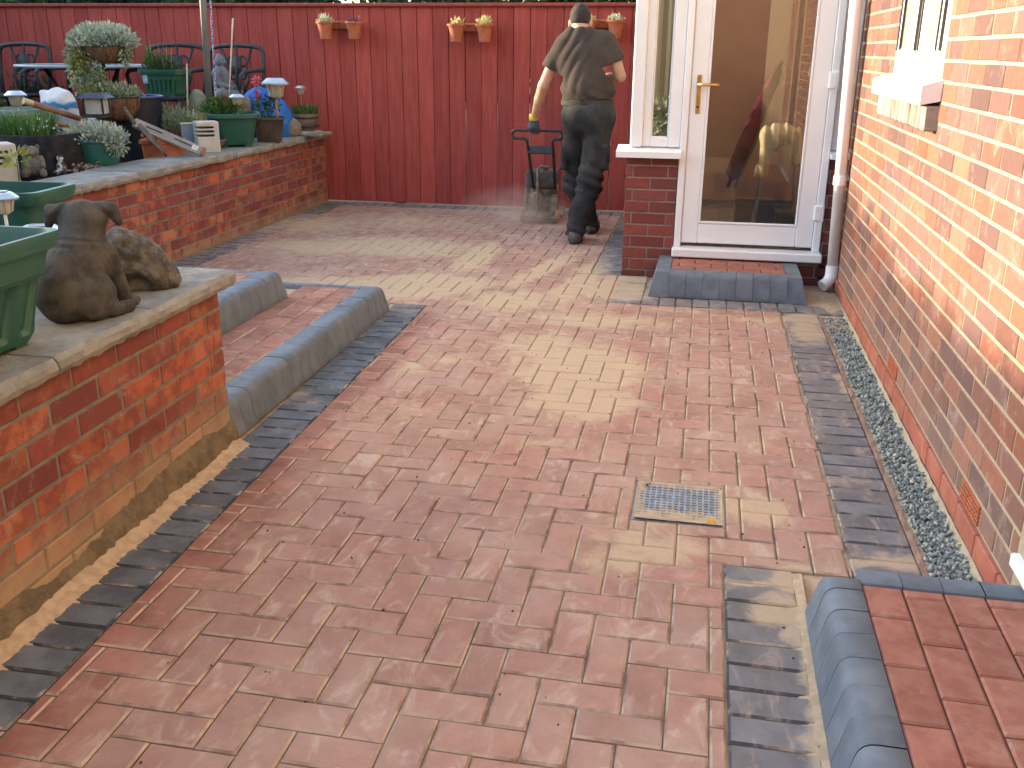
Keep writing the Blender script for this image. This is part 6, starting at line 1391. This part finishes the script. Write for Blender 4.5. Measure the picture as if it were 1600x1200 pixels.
# ---- glass table and cast metal chairs
tz = 1.272; tcx, tcy = (PY(43, 100, 7.9)[0]+PY(215, 102, 7.9)[0])/2, 7.9; tr_ = (PY(215, 102, 7.9)[0]-PY(43, 100, 7.9)[0])/2
t = thing('garden_table', 'round glass topped garden table with dark metal legs by the fence', 'table', (tcx, tcy, BZ))
b = MB(); b.cone((tcx, tcy, tz-.006), (tcx, tcy, tz+.004), tr_-.012, tr_-.012, 48); obj('table_top', b, mat('frosted_glass_top', (.20, .29, .31), (.25, .34, .36), .15, 4, spec=.6), t, auto=40)
b = MB(); b.tube([(tcx+tr_*math.cos(a_)*.99, tcy+tr_*math.sin(a_)*.99, tz-.004) for a_ in np.linspace(0, 6.2832, 49)], .013, 8, False); obj('rim', b, mat('table_rim_grey', (.24, .32, .36), (.3, .38, .42), .4), t, smooth=True)
for k in range(4):
    a_ = rad(45+90*k); b = MB(); b.tube([(tcx+.30*math.cos(a_), tcy+.30*math.sin(a_), tz-.02), (tcx+.16*math.cos(a_), tcy+.16*math.sin(a_), .95), (tcx+.34*math.cos(a_), tcy+.34*math.sin(a_), BZ)], .018, 8); obj('leg', b, m_alu, t, smooth=True)
def chair(label):
    t = thing('garden_chair', label, 'chair', (0, 0, 0), group=None)
    H_ = .87; W_ = .27
    b = MB(); b.tube([(-W_+.02, .20, .40), (-W_, .24, .62), (-W_, .27, H_-.06), (-W_+.03, .275, H_-.015), (-W_*.6, .28, H_), (0, .282, H_+.008), (W_*.6, .28, H_), (W_-.03, .275, H_-.015), (W_, .27, H_-.06), (W_, .24, .62), (W_-.02, .20, .40)], .020, 8); obj('back_frame', b, m_alu, t, smooth=True)
    b = MB()
    for q_ in (-1, 1):
        b.tube([(q_*.06, .215, .42), (q_*.12, .24, .58), (q_*.09, .26, .70), (q_*.15, .275, H_-.02)], .013, 7)
        for (cx_, cz_, r_) in ((.045, .62, .04), (.05, .74, .045), (.04, .52, .035)): b.tube([(q_*cx_+r_*math.cos(a_), .235+(cz_-.5)*.15, cz_+r_*math.sin(a_)) for a_ in np.linspace(0, 6.28, 14)], .010, 6, False)
    b.tube([(0, .215, .42), (0, .27, H_-.0)], .012, 7); b.box((0, .25, .70), (.10, .012, .16), Matrix.Rotation(rad(-8), 3, 'X')); obj('back_splat', b, m_alu, t, smooth=True)
    s = MB(); s.lathe([(.24, .40), (.265, .415), (.26, .43), (.001, .425)], (0, 0, 0), 28, 1.0, .95, sq=3.5); obj('seat', s, m_alu, t, auto=40)
    for q_ in (-1, 1):
        b = MB(); b.tube([(q_*W_, .25, .66), (q_*(W_+.02), .10, .665), (q_*(W_+.02), -.14, .655), (q_*(W_+.01), -.20, .62), (q_*(W_-.01), -.19, .53), (q_*(W_-.04), -.17, .42)], .018, 8); obj('armrest', b, m_alu, t, smooth=True)
        for y_ in (-1, 1): b = MB(); b.tube([(q_*.21, y_*.19, .42), (q_*.20, y_*.18, .2), (q_*.25, y_*.24, 0)], .017, 8); obj('leg', b, m_alu, t, smooth=True)
    return t
labs = [('dark cast metal garden chair by the fence, left of the round glass table', (39, 8.62), .0), ('dark cast metal garden chair behind the round glass table and the basket stand', (142, 8.66), -.05), ('dark cast metal garden chair behind the small green trough with sticker', (282, 8.62), .1), ('dark cast metal garden chair behind the seated grey statue', (368, 8.62), -.05)]
c0 = chair(labs[0][0])
for i, (lb, (px, Y_), rz) in enumerate(labs):
    o = c0 if i == 0 else copy_tree(c0); o['label'] = lb; o['group'] = 'metal chairs along the fence'
    o.location = (PY(px, 80, Y_)[0], Y_-.28, BZ); o.rotation_euler = (0, 0, rz)
# low shrubs under the chairs
for i, (px, Y_, lb) in enumerate(((20, 8.75, 'dark green shrub under the metal chair left of the glass table'), (70, 8.8, 'dark green shrub at the fence behind the glass table'))):
    c = (PY(px, 130, Y_)[0], Y_, .85); t = thing('shrub', lb, 'shrub', (c[0], c[1], BZ)); foliage(t, m_fdark, 420, c, (.25, .10, .28), .06, .03, .4, .2, -1); b = MB(); b.tube([(c[0], c[1], BZ-.02), (c[0]+.01, c[1], .9)], .012, 6); obj('stem', b, m_bark, t)
# loose pebbles by the bear
c = PY(118, 264, 5.75); P = np.stack([rng.uniform(c[0]-.13, c[0]+.13, 170), rng.uniform(c[1]-.10, c[1]+.12, 170), FZ-.01+np.abs(rng.normal(0, .02, 170))], 1); o = obj('pebbles', pebbles(P, .008, .014), mat('pebble_tan', (.26, .20, .15), (.18, .14, .11), .9, 30, rnd=.3)); setp(o, 'heap of small tan pebbles between the bear and the round teal planter', 'pebbles', kind='stuff')
